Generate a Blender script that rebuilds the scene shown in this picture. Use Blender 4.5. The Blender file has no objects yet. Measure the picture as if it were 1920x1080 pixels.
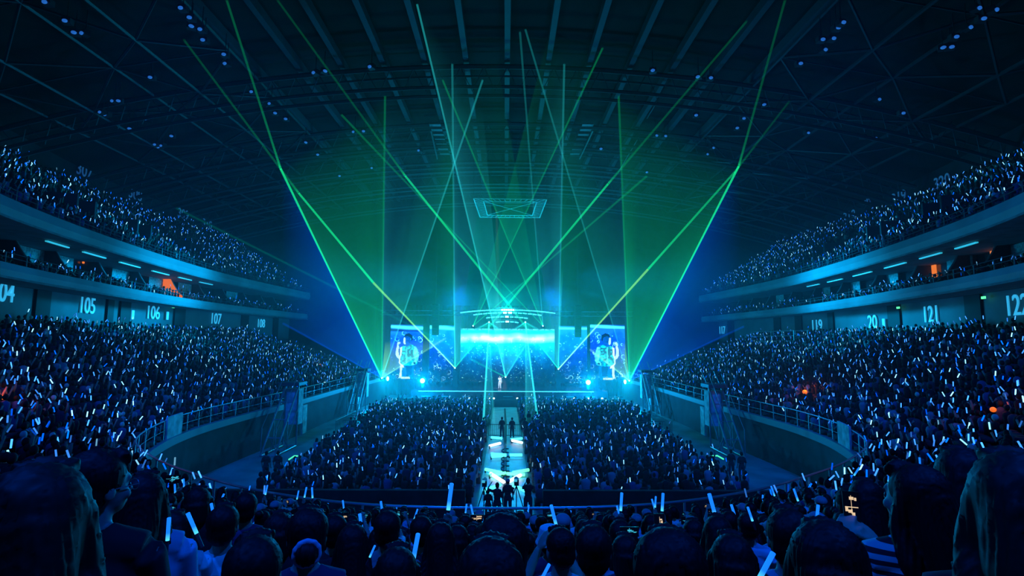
import bpy, bmesh, math, random
import numpy as np
from mathutils import Vector, Matrix, Quaternion
PI = math.pi
R = math.radians
sc = bpy.context.scene
COL = sc.collection
rnd = random.Random(11)
nr = np.random.default_rng(5)

# ------------------------------------------------------------------ camera, world, exposure
CAM = Vector((0.0, 0.0, 8.1))
cd = bpy.data.cameras.new('camera')
cd.sensor_width = 36.0
cd.lens = 18.0
cd.clip_end = 400
cd.clip_start = 0.05
cam = bpy.data.objects.new('camera', cd)
COL.objects.link(cam)
CM = Matrix.Rotation(R(-0.72), 3, 'Z') @ Matrix.Rotation(PI / 2 + R(5.95), 3, 'X') @ Matrix.Rotation(R(.35), 3, 'Z')
cam.matrix_world = Matrix.Translation(CAM) @ CM.to_4x4()
sc.camera = cam
w = bpy.data.worlds.new('night')
sc.world = w
w.use_nodes = True
w.node_tree.nodes['Background'].inputs[0].default_value = (0.0, 0.02, 0.06, 1)
w.node_tree.nodes['Background'].inputs[1].default_value = 0.02
sc.view_settings.view_transform = 'Standard'
sc.view_settings.look = 'None'
sc.view_settings.gamma = 1
sc.view_settings.exposure = 0.0
sc.cycles.transparent_max_bounces = 40
sc.cycles.max_bounces = 4
sc.cycles.diffuse_bounces = 2
sc.cycles.glossy_bounces = 2
sc.cycles.volume_bounces = 0
sc.cycles.sample_clamp_indirect = 2.0
sc.cycles.use_denoising = True


def ray(x, y):
    d = CM @ Vector(((x - 960) / 960, (540 - y) / 960, -1))
    return d / d.y


def at(x, y, Y):
    return CAM + ray(x, y) * Y


def atz(x, y, Z):
    d = ray(x, y)
    return CAM + d * ((Z - CAM.z) / d.z)


# ------------------------------------------------------------------ lamps of the show, and added fill spots
def lamp(name, typ, loc, energy, color, size=0.1, target=None, angle=60, blend=0.6):
    l = bpy.data.lights.new(name, typ)
    l.energy = energy
    l.color = color
    if typ == 'AREA':
        l.size = size
    else:
        l.shadow_soft_size = size
    if typ == 'SPOT':
        l.spot_size = R(angle)
        l.spot_blend = blend
    o = bpy.data.objects.new(name, l)
    COL.objects.link(o)
    o.location = loc
    if target is not None:
        o.rotation_euler = (Vector(target) - Vector(loc)).to_track_quat('-Z', 'Y').to_euler()
    return o


BLUE = (0.0, 0.12, 1.0)
CYAN = (0.0, 0.62, 1.0)
FLOODS = [at(792, 714, 65.5), at(1103, 717, 65.5)]
for p in FLOODS:                                        # the two bright floods at the stage corners
    lamp('flood_light', 'POINT', p + Vector((0, -.6, .1)), 6800, (0.0, .36, 1.0), .2)
SRC = {'AL': at(716, 709, 67), 'AR': at(1180, 714, 67), 'BL': at(853, 690, 71.5), 'BR': at(1047, 692, 71.5),
       'C': at(948, 707, 70), 'EL': at(887, 611, 69), 'ER': at(1018, 611, 69), 'DL': at(917, 604, 67), 'DR': at(985, 604, 67)}
for k, t in (('AL', (-8, 56, 0)), ('AR', (8, 56, 0))):   # washes beside the outer lasers
    lamp('wash_light', 'SPOT', SRC[k] + Vector((0, -.5, .3)), 16000, (0.0, .5, 1.0), .2, t, 95, .9)
for sx in (-1, 1):                                      # unseen blue spots added to light the audience
    for (x, y, z, tx, ty, e, a) in ((16, 12, 27, 7, 38, 16000, 60), (12, 10, 26, 27, 34, 9000, 75), (12, 8, 22, 18, 16, 2200, 95)):
        lamp('crowd_fill_light', 'SPOT', (sx * x, y, z), e, BLUE, .25, (sx * tx, ty, 3 if tx > 12 else 0), a, .8)
    lamp('front_fill_light', 'SPOT', (sx * 7, 1.5, 20), 5000, (0.0, .10, 1.0), .3, (sx * 3, 5.5, 6), 100, .9)  # unseen fill added to light the near spectators' backs
    # cyan moving heads above the stage that wash the two balconies
    lamp('balcony_wash_light', 'SPOT', (sx * 9, 66, 16), 120000, (0.0, .46, 1.0), 2.2, (sx * 31, 48, 13), 34, 1.0)
    lamp('back_light', 'SPOT', (sx * 6, 66.5, 14), 16000, (0.0, .20, 1.0), 1.2, (sx * 5, 8, 3), 55, .8)
lamp('rig_light', 'POINT', (0, 66.2, 12.9), 3800, (0.0, .80, .80), .6)
lamp('follow_spot', 'SPOT', (-1, 52, 22), 60000, (1.0, .72, .58), .1, tuple(at(937, 712, 69)), 4.5, .5)


# ------------------------------------------------------------------ helpers
def tag(o, label=None, cat=None, group=None, kind=None):
    if label: o['label'] = label
    if cat: o['category'] = cat
    if group: o['group'] = group
    if kind: o['kind'] = kind
    return o


def empty(name, loc=(0, 0, 0), rz=0.0, label=None, cat=None, group=None):
    o = bpy.data.objects.new(name, None)
    o.empty_display_size = .2
    COL.objects.link(o)
    o.location = loc
    o.rotation_euler = (0, 0, rz)
    return tag(o, label, cat, group)


class MB:
    def __init__(s):
        s.v = []; s.f = []

    def add(s, vs, fs):
        n = len(s.v)
        s.v += [tuple(v) for v in vs]
        s.f += [tuple(i + n for i in f) for f in fs]
        return s

    def box(s, c, d, rz=0.0, rx=0.0, ry=0.0):
        m = Matrix.Rotation(rz, 3, 'Z') @ Matrix.Rotation(ry, 3, 'Y') @ Matrix.Rotation(rx, 3, 'X')
        vs = [Vector(c) + m @ Vector((x * d[0] / 2, y * d[1] / 2, z * d[2] / 2)) for x in (-1, 1) for y in (-1, 1) for z in (-1, 1)]
        return s.add(vs, [(0, 1, 3, 2), (4, 6, 7, 5), (0, 4, 5, 1), (2, 3, 7, 6), (0, 2, 6, 4), (1, 5, 7, 3)])

    def tube(s, pts, r, n=6, cap=True):
        pts = [Vector(p) for p in pts]
        if not hasattr(r, '__len__'): r = [r] * len(pts)
        vs = []; fs = []
        up = None
        for i, p in enumerate(pts):
            t = (pts[min(i + 1, len(pts) - 1)] - pts[max(i - 1, 0)]).normalized()
            if up is None:
                up = Vector((0, 0, 1)) if abs(t.z) < .9 else Vector((1, 0, 0))
            a = t.cross(up).normalized(); b = a.cross(t).normalized(); up = b
            for k in range(n):
                q = 2 * PI * k / n
                vs.append(p + a * math.cos(q) * r[i] + b * math.sin(q) * r[i])
        for i in range(len(pts) - 1):
            for k in range(n):
                fs.append((i * n + k, i * n + (k + 1) % n, (i + 1) * n + (k + 1) % n, (i + 1) * n + k))
        if cap:
            fs.append(tuple(range(n - 1, -1, -1)))
            fs.append(tuple(range((len(pts) - 1) * n, len(pts) * n)))
        return s.add(vs, fs)

    def ball(s, c, r, m=10, n=7, rot=None):
        if not hasattr(r, '__len__'): r = (r, r, r)
        vs = []; fs = []
        c = Vector(c)
        for j in range(1, n):
            ph = PI * j / n
            for i in range(m):
                th = 2 * PI * i / m
                v = Vector((r[0] * math.sin(ph) * math.cos(th), r[1] * math.sin(ph) * math.sin(th), r[2] * math.cos(ph)))
                if rot is not None: v = rot @ v
                vs.append(c + v)
        T = Vector((0, 0, r[2])); B = Vector((0, 0, -r[2]))
        if rot is not None: T = rot @ T; B = rot @ B
        vs.append(c + T); vs.append(c + B)
        t = len(vs) - 2; b = t + 1
        for i in range(m):
            fs.append((t, i, (i + 1) % m))
            fs.append((b, (n - 2) * m + (i + 1) % m, (n - 2) * m + i))
            for j in range(n - 2):
                fs.append((j * m + i, (j + 1) * m + i, (j + 1) * m + (i + 1) % m, j * m + (i + 1) % m))
        return s.add(vs, fs)

    def sweep(s, path, prof, closed=True, cap=True):
        """path: (x, y) list; prof: (outward offset, z) list or function of index"""
        P = [Vector((p[0], p[1])) for p in path]
        N = len(P)
        vs = []; fs = []
        m = None
        for i, p in enumerate(P):
            t = (P[min(i + 1, N - 1)] - P[max(i - 1, 0)]).normalized()
            nn = Vector((t.y, -t.x))
            pr = prof(i) if callable(prof) else prof
            m = len(pr)
            for (o, z) in pr:
                q = p + nn * o
                vs.append((q.x, q.y, z))
        for i in range(N - 1):
            for k in range(m if closed else m - 1):
                fs.append((i * m + k, i * m + (k + 1) % m, (i + 1) * m + (k + 1) % m, (i + 1) * m + k))
        if closed and cap:
            fs.append(tuple(range(m)))
            fs.append(tuple(range(N * m - 1, (N - 1) * m - 1, -1)))
        return s.add(vs, fs)

    def build(s, name, mat, parent=None, smooth=False, loc=None, kind=None):
        me = bpy.data.meshes.new(name)
        me.from_pydata(s.v, [], s.f)
        me.validate()
        bm = bmesh.new(); bm.from_mesh(me)
        bmesh.ops.recalc_face_normals(bm, faces=bm.faces)
        bm.to_mesh(me); bm.free()
        if smooth:
            me.polygons.foreach_set('use_smooth', [True] * len(me.polygons))
        if mat: me.materials.append(mat)
        o = bpy.data.objects.new(name, me)
        COL.objects.link(o)
        if parent: o.parent = parent
        if loc is not None: o.location = loc
        if kind: o['kind'] = kind
        return o


def mesh_obj(name, me, mat, parent=None):
    o = bpy.data.objects.new(name, me)
    COL.objects.link(o)
    if mat and not me.materials: me.materials.append(mat)
    if parent: o.parent = parent
    return o


def mat(name, col, rough=.7, metal=0.0, emit=None, es=1.0, noise=None, spec=.4, bump=0.0):
    m = bpy.data.materials.new(name)
    m.use_nodes = True
    nt = m.node_tree
    b = nt.nodes['Principled BSDF']
    b.inputs['Base Color'].default_value = (*col, 1)
    b.inputs['Roughness'].default_value = rough
    b.inputs['Metallic'].default_value = metal
    b.inputs['Specular IOR Level'].default_value = spec
    if emit:
        b.inputs['Emission Color'].default_value = (*emit, 1)
        b.inputs['Emission Strength'].default_value = es
        m.cycles.emission_sampling = 'NONE'
    if noise:
        sc_, amt = noise
        tc = nt.nodes.new('ShaderNodeTexCoord')
        n = nt.nodes.new('ShaderNodeTexNoise')
        n.inputs['Scale'].default_value = sc_
        n.inputs['Detail'].default_value = 5
        nt.links.new(tc.outputs['Object'], n.inputs['Vector'])
        r = nt.nodes.new('ShaderNodeValToRGB')
        r.color_ramp.elements[0].position = .35
        r.color_ramp.elements[1].position = .65
        r.color_ramp.elements[0].color = (*[c * (1 - amt) for c in col], 1)
        r.color_ramp.elements[1].color = (*[min(1, c * (1 + amt)) for c in col], 1)
        nt.links.new(n.outputs['Fac'], r.inputs['Fac'])
        nt.links.new(r.outputs['Color'], b.inputs['Base Color'])
        if bump:
            bp = nt.nodes.new('ShaderNodeBump')
            bp.inputs['Strength'].default_value = bump
            nt.links.new(n.outputs['Fac'], bp.inputs['Height'])
            nt.links.new(bp.outputs['Normal'], b.inputs['Normal'])
    return m


def mat_attr(name, attr='col', emit=False, rough=.8, strength=1.0, sampling='NONE'):
    m = bpy.data.materials.new(name)
    m.use_nodes = True
    nt = m.node_tree
    b = nt.nodes['Principled BSDF']
    a = nt.nodes.new('ShaderNodeAttribute')
    a.attribute_name = attr
    if emit:
        b.inputs['Base Color'].default_value = (.01, .01, .015, 1)
        nt.links.new(a.outputs['Color'], b.inputs['Emission Color'])
        b.inputs['Emission Strength'].default_value = strength
        m.cycles.emission_sampling = sampling
    else:
        nt.links.new(a.outputs['Color'], b.inputs['Base Color'])
    b.inputs['Roughness'].default_value = rough
    b.inputs['Specular IOR Level'].default_value = .0 if emit else .3
    return m


M = dict(
    floor=mat('arena_floor', (.22, .24, .27), .55, noise=(.6, .25)),
    concrete=mat('concrete', (.16, .17, .19), .8, noise=(1.5, .2)),
    tread=mat('stand_concrete', (.045, .05, .06), .9, noise=(1.5, .2)),
    fascia=mat('fascia_panel', (.20, .26, .3), .5, noise=(.25, .2)),
    coping=mat('coping_grey', (.22, .25, .28), .5),
    darkwall=mat('dark_wall', (.03, .035, .045), .8, noise=(.8, .3)),
    panelwall=mat('grey_wall_panel', (.13, .14, .16), .6, noise=(.4, .2)),
    black=mat('black', (.008, .008, .01), .6),
    roof=mat('roof_deck', (.012, .02, .02), .9, noise=(.3, .4)),
    steel=mat('painted_steel', (.07, .085, .10), .5, .3),
    roofsteel=mat('roof_steel', (.07, .11, .13), .6, .2),
    alu=mat('aluminium', (.33, .36, .4), .4, .6),
    stage=mat('stage_deck', (.03, .035, .04), .25, noise=(.8, .4)),
    drape=mat('black_drape', (.012, .013, .016), .95, noise=(3, .4)),
    glass=mat('tinted_glass', (.02, .03, .04), .12, 0, spec=.8),
    number=mat('number_glow', (.75, .8, .85), .6, emit=(.03, .42, .75), es=.8),  # white numerals and notices, blue glow put in by emission
    lens=mat('lamp_lens', (.5, .6, .7), .3, emit=(.03, .22, .9), es=.5),
    exit=mat('exit_sign_green', (.05, .5, .1), .5, emit=(.1, 1, .35), es=1.6),
    warm=mat('warm_window', (.5, .3, .1), .5, emit=(1, .22, .03), es=.9),
    dimcyan=mat('suite_strip', (.3, .8, 1), .4, emit=(.03, .55, .75), es=.8),
    cyan=mat('cyan_strip', (.3, .8, 1), .4, emit=(.12, 1.0, 1.0), es=1.0),
    white=mat('lamp_white', (.8, .9, 1), .3, emit=(.7, 1.0, 1.0), es=3.0),
    pink=mat('tube_pale', (.8, .9, 1), .4, emit=(.9, .95, 1.0), es=1.5),
    green=mat('led_green', (.1, .8, .4), .4, emit=(.08, 1.0, .45), es=1.0),
    cord=mat('cable', (.015, .02, .02), .6),
    framelight=mat('lit_aluminium', (.75, .8, .85), .5, .1),  # light on the hanging frame painted as a paler aluminium
    banner=mat('banner_cloth', (.45, .5, .55), .7, noise=(2.5, .35)),
)


# ------------------------------------------------------------------ the haze that scatters the lamp light
hz = bpy.data.materials.new('stage_haze')
hz.use_nodes = True
hn = hz.node_tree
hn.nodes.remove(hn.nodes['Principled BSDF'])
vs_ = hn.nodes.new('ShaderNodeVolumeScatter')
vs_.inputs['Color'].default_value = (.9, .97, 1, 1)
vs_.inputs['Density'].default_value = .0028
vs_.inputs['Anisotropy'].default_value = .25
hn.links.new(vs_.outputs[0], hn.nodes['Material Output'].inputs['Volume'])
hzo = MB().box((0, 56, 17.3), (96, 72, 34.8)).build('haze', hz, kind='stuff')
tag(hzo, 'thin bluish stage haze hanging in the arena air', 'haze', None, 'stuff')


# thicker smoke from the fog machines around the stage
hz2 = hz.copy()
hz2.name = 'stage_smoke'
hz2.node_tree.nodes['Volume Scatter'].inputs['Density'].default_value = .0055
o = MB().ball((0, 67, 3.2), (27, 13, 12.5), 32, 20).build('stage_smoke', hz2, kind='stuff')
tag(o, 'denser glowing smoke hanging over the stage front', 'smoke', None, 'stuff')


# ------------------------------------------------------------------ plan curves of the bowl (east half, mirrored for west)
def catmull(pts, n=14):
    P = [np.array(p, float) for p in pts]
    P = [2 * P[0] - P[1]] + P + [2 * P[-1] - P[-2]]
    out = []
    for i in range(1, len(P) - 2):
        for k in range(n):
            t = k / n
            a, b, c, d = P[i - 1:i + 3]
            out.append(.5 * ((2 * b) + (c - a) * t + (2 * a - 5 * b + 4 * c - d) * t * t + (3 * b - a - 3 * c + d) * t ** 3))
    out.append(P[-2])
    return np.array(out)


P0c = [(0, 13.3), (3.6, 13.6), (6.65, 14.7), (9.4, 16.4), (12.3, 18.7), (15.3, 22), (17.2, 26.5), (18.0, 31), (18.0, 36), (17.7, 43), (17.6, 57), (17.0, 74)]
P1c = [(0, -4.5), (5, -3.8), (9.5, -2.0), (14, 1.2), (18, 5), (22.5, 11), (26.5, 18.5), (29.5, 27), (32, 36), (33.8, 46), (34.3, 60), (33, 79)]
P0m = catmull([(-p[0], p[1]) for p in P0c[:0:-1]] + P0c)
P1m = catmull([(-p[0], p[1]) for p in P1c[:0:-1]] + P1c)
NC = len(P0m)
ROWS = 18


def z_back(t):   # tread level of the last row, 8.0 at the end stand, 8.6 at the sides
    s = abs(t - .5) * 2
    return 8.0 + .6 * min(1, max(0, (s - .25) * 3))


Fc = catmull([(18, 12.5), (23, 19.5), (26.3, 26.2), (29.0, 35.8), (31.5, 49.5), (32.2, 62), (31.2, 81)])
Uc = catmull([(17.8, 12.5), (22.8, 19.5), (26.1, 26.2), (28.7, 36), (31.0, 50), (31.7, 62), (30.9, 81)])


def side(path, s):  # s = +1 east, -1 west; keeps the outward side to the right of travel
    return [(p[0], p[1]) for p in path] if s > 0 else [(-p[0], p[1]) for p in path[::-1]]


NTH = {'104': 'cut off by the picture edge', '105': 'second from the camera', '106': 'third from the camera', '107': 'fourth from the camera', '108': 'nearest the stage',
       '117': 'nearest the stage', '119': 'behind the railed platform', '20': 'its first digit hidden', '121': 'second from the camera', '122': 'cut off by the picture edge',
       '307': 'above the first stair entrance', '308': 'beside the compass character', '309': 'third from the picture edge', '310': 'fourth from the picture edge', '311': 'faintest, toward the stage',
       '320': 'nearest the camera', '319': 'next to the compass character', '318': 'third from the camera', '317': 'fourth from the camera', '316': 'second from the stage', '315': 'nearest the stage'}
ORD = ['first', 'second', 'third', 'fourth', 'fifth', 'sixth', 'seventh', 'eighth', 'ninth', 'tenth', 'eleventh', 'twelfth', 'thirteenth', 'fourteenth']


# floor, walls, roof
MB().box((0, 45, -.1), (96, 110, .2)).build('floor', M['floor'], kind='structure')
mb = MB()
zr = lambda x: 33.0 - .0034 * x * x
N = 24
top = [(-48 + 96 * i / N) for i in range(N + 1)]
vsr = [(x, y, zr(x)) for y in (-9, 98) for x in top] + [(x, y, zr(x) + .5) for y in (-9, 98) for x in top]
n1 = N + 1
fr = []
for i in range(N):
    fr += [(i, i + 1, n1 + i + 1, n1 + i), (2 * n1 + i, 2 * n1 + i + 1, 3 * n1 + i + 1, 3 * n1 + i)]
mb.add(vsr, fr).build('ceiling', M['roof'], kind='structure')
MB().box((0, 96, 16), (96, .6, 34)).build('wall_north', M['darkwall'], kind='structure')
MB().box((0, -9, 16), (96, .6, 34)).build('wall_south', M['darkwall'], kind='structure')
for s, nm in ((-1, 'wall_west'), (1, 'wall_east')):
    MB().box((s * 48.3, 43, 16), (.6, 106, 34)).build(nm, M['darkwall'], kind='structure')

# lower bowl: stepped treads lofted between the two plan curves
TT = np.linspace(0, 1, NC)


def row_curve(f):
    return P0m * (1 - f) + P1m * f


def row_z(f, t):
    return 2.7 + (z_back(t) - 2.7) * f


vs = []; fs = []
for i in range(NC):
    for r in range(ROWS):
        za = row_z(r / (ROWS), TT[i]) if r else 2.7
        for f in (r / ROWS, (r + 1) / ROWS):
            p = P0m[i] * (1 - f) + P1m[i] * f
            vs.append((p[0], p[1], za))
m_ = ROWS * 2
for i in range(NC - 1):
    for k in range(m_ - 1):
        fs.append((i * m_ + k, (i + 1) * m_ + k, (i + 1) * m_ + k + 1, i * m_ + k + 1))
MB().add(vs, fs).build('lower_stand', M['tread'], kind='structure')
inner = [tuple(p) for p in P0m]
MB().sweep(inner, [(.0, 0), (.0, 2.62), (.25, 2.62), (.25, 0)]).build('wall_bowl', M['darkwall'], kind='structure')
cop = [tuple(p) for p, t in zip(P0m, TT)]
MB().sweep(cop, [(-.28, 2.62), (-.28, 3.02), (.2, 3.02), (.2, 2.62)]).build('trim_1', M['coping'], kind='structure')
# number wall behind the last row
outer = [tuple(p) for p in P1m]
for s, nm in ((-1, 'wall_concourse_west'), (1, 'wall_concourse_east')):
    a = [p for p in (outer if s > 0 else outer) if p[0] * s > 17]
    MB().sweep(a, [(.1, 8.0), (.1, 11.6), (.5, 11.6), (.5, 8.0)]).build(nm, M['panelwall'], kind='structure')

# balcony fascias, slabs, suite level, upper tier on both sides
UP_D, UP_R = 13.0, 15
for s, nm in ((-1, 'west'), (1, 'east')):
    F_ = side(Fc, s); U_ = side(Uc, s)
    MB().sweep(F_, [(0, 11.4), (-.12, 11.75), (0, 12.15), (.35, 12.15), (.35, 11.4)]).build('balcony_fascia', M['fascia'], kind='structure')
    MB().sweep(F_, [(-.18, 11.28), (-.18, 11.4), (1.8, 11.4), (1.8, 11.28)]).build('balcony_slab', M['concrete'], kind='structure')
    MB().sweep(F_, [(1.0, 11.4), (1.0, 11.75), (1.9, 11.75), (1.9, 12.1), (2.8, 12.1), (2.8, 11.4)]).build('balcony_step', M['tread'], kind='structure')
    MB().sweep(F_, [(4.4, 11.4), (4.4, 14.6), (4.6, 14.6), (4.6, 11.4)]).build('wall_suite_' + nm, M['glass'], kind='structure')
    MB().sweep(U_, [(0, 14.5), (-.1, 14.95), (0, 15.5), (.4, 15.5), (.4, 14.5)]).build('upper_fascia', M['fascia'], kind='structure')
    MB().sweep(U_, [(-.14, 14.38), (-.14, 14.5), (5, 14.5), (5, 14.38)]).build('upper_slab', M['concrete'], kind='structure')
    pr = []
    for r in range(UP_R):
        z = 15.3 + r * .56
        pr += [(.4 + r * UP_D / UP_R, z), (.4 + (r + 1) * UP_D / UP_R, z)]
    MB().sweep(U_, pr, closed=False).build('upper_stand', M['tread'], kind='structure')
    MB().sweep(U_, [(13.6, 15), (13.6, 31), (14.0, 31), (14.0, 15)]).build('wall_upper_' + nm, M['darkwall'], kind='structure')
    # strip light along the suite ceiling
    st = [p for p in F_ if 30 < p[1] < 58]
    for k in range(0, len(st) - 3, 5):
        o = MB().sweep(st[k:k + 4], [(.9, 14.22), (.9, 14.3), (1.05, 14.3), (1.05, 14.22)]).build('strip_light', M['dimcyan'])
        tag(o, 'thin cyan strip light under the %s upper balcony, %s in its row' % (nm, ORD[(k // 5) % 14]), 'light', 'suite strip lights ' + nm)
    for pth, z0, gname in ((F_, 12.15, 'suite'), (U_, 15.5, 'upper tier')):
        root = empty('balcony_railing', (0, 0, 0), 0, 'slim metal railing on the %s fascia of the %s side' % ('suite balcony' if z0 < 13 else 'upper tier', nm), 'railing')
        g = MB()
        for zz in (.3, .55):
            g.tube([(p[0], p[1], z0 + zz) for p in pth[::2]], .025, 4)
        g.build('rail', M['steel'], root)
        q = MB()
        for p in pth[::3]:
            q.box((p[0], p[1], z0 + .28), (.05, .05, .56))
        o = q.build('baluster', M['steel'], root); o['kind'] = 'stuff'


def path_pos(path, ratio):
    """point on a plan path whose x / y equals the ratio"""
    best = None
    for i in range(len(path) - 1):
        a, b = path[i], path[i + 1]
        fa = a[0] - ratio * a[1]; fb = b[0] - ratio * b[1]
        if fa * fb <= 0 and a[1] > 5 and b[1] > 5 and a[0] * ratio > 0 and abs(a[0]) > 14:
            u = fa / (fa - fb + 1e-12)
            x = a[0] + (b[0] - a[0]) * u; y = a[1] + (b[1] - a[1]) * u
            return Vector((x, y)), (Vector(b) - Vector(a)).normalized()
    return None


def on_path(path, px, py):
    d = ray(px, py)
    r = path_pos(path, d.x)
    if r is None: return None
    p, t = r
    return Vector((p.x, p.y, CAM.z + d.z * p.y)), t


def offset_path(path, o):
    P = [Vector(p) for p in path]
    out = []
    for i, p in enumerate(P):
        t = (P[min(i + 1, len(P) - 1)] - P[max(i - 1, 0)]).normalized()
        q = p + Vector((t.y, -t.x)) * o
        out.append((q.x, q.y))
    return out


# section numbers (text), on the concourse wall and on the wall above the upper tier

def sign(text, pos, t, h, label, m, name='section_number', group=None):
    cu = bpy.data.curves.new(name, 'FONT')
    cu.body = text
    cu.size = h / .62
    cu.extrude = .03
    cu.offset = .004 * h
    cu.align_x = 'CENTER'; cu.align_y = 'CENTER'
    cu.materials.append(m)
    o = bpy.data.objects.new(name, cu)
    COL.objects.link(o)
    # face inward: local x along the wall, local z towards the arena
    n = Vector((-t.y, t.x, 0))
    xax = Vector((0, 0, 1)).cross(n)
    mm = Matrix((xax, Vector((0, 0, 1)), n)).transposed().to_4x4()
    o.matrix_world = Matrix.Translation(pos + n * .12) @ mm @ Matrix.Diagonal((.82, 1, 1, 1))
    dg = bpy.context.evaluated_depsgraph_get()
    me = bpy.data.meshes.new_from_object(o.evaluated_get(dg))
    q = bpy.data.objects.new(name, me); q.matrix_world = o.matrix_world.copy()
    bpy.data.objects.remove(o); COL.objects.link(q)
    return tag(q, label, 'sign', group)


inn = offset_path(outer, .1)
for txt, x, y, h, sd in (('104', 2, 542, 1.2, 'west'), ('105', 161, 569, 1.2, 'west'), ('106', 285, 583, 1.2, 'west'), ('107', 403, 595, 1.2, 'west'),
                         ('108', 488, 604, 1.1, 'west'), ('117', 1355, 617, 1.1, 'east'), ('119', 1533, 607, 1.15, 'east'), ('20', 1638, 600, 1.15, 'east'),
                         ('121', 1748, 585, 1.2, 'east'), ('122', 1910, 567, 1.2, 'east')):
    r = on_path(inn, x, y)
    if r: sign(txt, r[0] - Vector((0, 0, .22)), r[1], h * .92, 'pale blue section number %s on the %s concourse wall, %s' % (txt, sd, NTH[txt]), M['number'])
M['dimnum'] = mat('number_faint_glow', (.6, .65, .7), .6, emit=(.02, .08, .35), es=.30)  # faint blue light on the numerals put in as emission
for s, nm, lst in ((-1, 'west', (('307', 156, 321), ('308', 252, 365), ('309', 342, 402), ('310', 387, 421), ('311', 482, 458))),
                   (1, 'east', (('320', 1768, 342), ('319', 1687, 371), ('318', 1594, 406), ('317', 1510, 441), ('316', 1441, 464), ('315', 1347, 493)))):
    up = offset_path(side(Uc, s), 13.55)
    for txt, x, y in lst:
        r = on_path(up, x, y)
        if r: sign(txt, r[0], r[1], 1.15, 'dim blue section number %s above the %s upper tier, %s' % (txt, nm, NTH[txt]), M['dimnum'])
    # the compass characters for west and east, strokes as bars
    x, y = ((287, 351) if s < 0 else (1627, 372))
    p, t = on_path(up, x, y)
    n = Vector((-t.y, t.x, 0)); xa = Vector((0, 0, 1)).cross(n)
    mb = MB()
    if s < 0:
        strokes = [(-.9, 1, .9, 1), (-.8, .45, .8, .45), (-.8, .45, -.8, -1), (.8, .45, .8, -1), (-.8, -.9, .8, -.9), (-.25, 1, -.25, .1), (-.25, .1, -.45, -.35), (.25, 1, .25, -.15), (.25, -.15, .7, -.15)]
    else:
        strokes = [(-.8, .75, .8, .75), (-.05, 1.05, -.5, .15), (-.5, .15, .7, .15), (.1, .5, .1, -1), (.1, -1, -.1, -.85), (-.3, -.2, -.75, -.75), (.45, -.2, .8, -.7)]
    for a, b, c, d in strokes:
        A = p + xa * a * .75 + Vector((0, 0, b * .85)) + n * .15
        B = p + xa * c * .75 + Vector((0, 0, d * .85)) + n * .15
        mb.tube([A, B], .09, 4)
    tag(mb.build('direction_sign', M['dimnum']), 'dim blue Chinese character for %s high on the wall' % nm, 'sign')

# doorway shade as black slabs on the concourse wall, exit signs
k = 1
for xs in ((60, 88), (197, 209), (222, 241), (325, 345), (452, 465), (512, 521), (1365, 1376), (1452, 1464), (1492, 1504), (1554, 1564), (1668, 1690), (1815, 1845)):
    a = on_path(inn, xs[0], 590); b = on_path(inn, xs[1], 590)
    if not a or not b: continue
    c = (a[0] + b[0]) / 2; L = (a[0] - b[0]).length
    t = a[1]
    MB().box((c.x, c.y, 9.9), (L, .35, 3.2), math.atan2(t.y, t.x)).build('door_%d' % k, M['black'], kind='structure')
    k += 1
for x, y, dsc in ((61, 536, 'over the west doorway nearest the camera'), (224, 562, 'over the second west doorway'), (325, 576, 'over the third west doorway'), (1684, 577, 'over the east doorway after the hidden digit'), (1844, 558, 'over the east doorway nearest the camera')):
    r = on_path(offset_path(inn, -.35), x, y)
    if r:
        o = MB().box(tuple(r[0]), (.35, .08, .16), math.atan2(r[1].y, r[1].x)).build('exit_sign', M['exit'])
        tag(o, 'small green lit exit sign ' + dsc, 'sign')
for x, y in ((249, 590), (314, 592), (1657, 606)):
    r = on_path(offset_path(inn, -.2), x, y)
    o = MB().box(tuple(r[0]), (.35, .06, .8), math.atan2(r[1].y, r[1].x)).build('wall_notice', M['number'])
    tag(o, 'pale upright notice on the concourse wall %s' % {249: 'just before number 106', 314: 'just after number 106', 1657: 'after the number with a hidden digit'}[x], 'notice')
# small scaffold platform with rails in front of number 119
a = atz(1421, 640, 8.9); b = atz(1502, 638, 8.9)
pl = empty('camera_platform', (0, 0, 0), 0, 'empty railed platform standing over the east crowd under number 119', 'platform')
A = on_path(offset_path(inn, -3.0), 1421, 640); B = on_path(offset_path(inn, -3.0), 1502, 638)
ca = (A[0] + B[0]) / 2; L = (A[0] - B[0]).length; az = math.atan2((B[0] - A[0]).y, (B[0] - A[0]).x)
MB().box((ca.x, ca.y, ca.z - .15), (L, 1.6, .35), az).build('deck', M['concrete'], pl)
g = MB()
u = Vector((math.cos(az), math.sin(az), 0)); v = Vector((-u.y, u.x, 0))
for sv in (-.75, .75):
    for zz in (.55, 1.1):
        g.tube([ca + u * -L / 2 + v * sv + Vector((0, 0, zz)), ca + u * L / 2 + v * sv + Vector((0, 0, zz))], .035, 5)
    for q in range(5):
        c = ca + u * (-L / 2 + L * q / 4) + v * sv
        g.tube([c, c + Vector((0, 0, 1.1))], .035, 5)
g.build('guard_rail', M['alu'], pl)
for su in (-.45, .45):
    for sv in (-.6, .6):
        c = ca + u * L * su + v * sv
        MB().tube([c + Vector((0, 0, -1.6)), c], .05, 5).build('support_post', M['steel'], pl)

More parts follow.
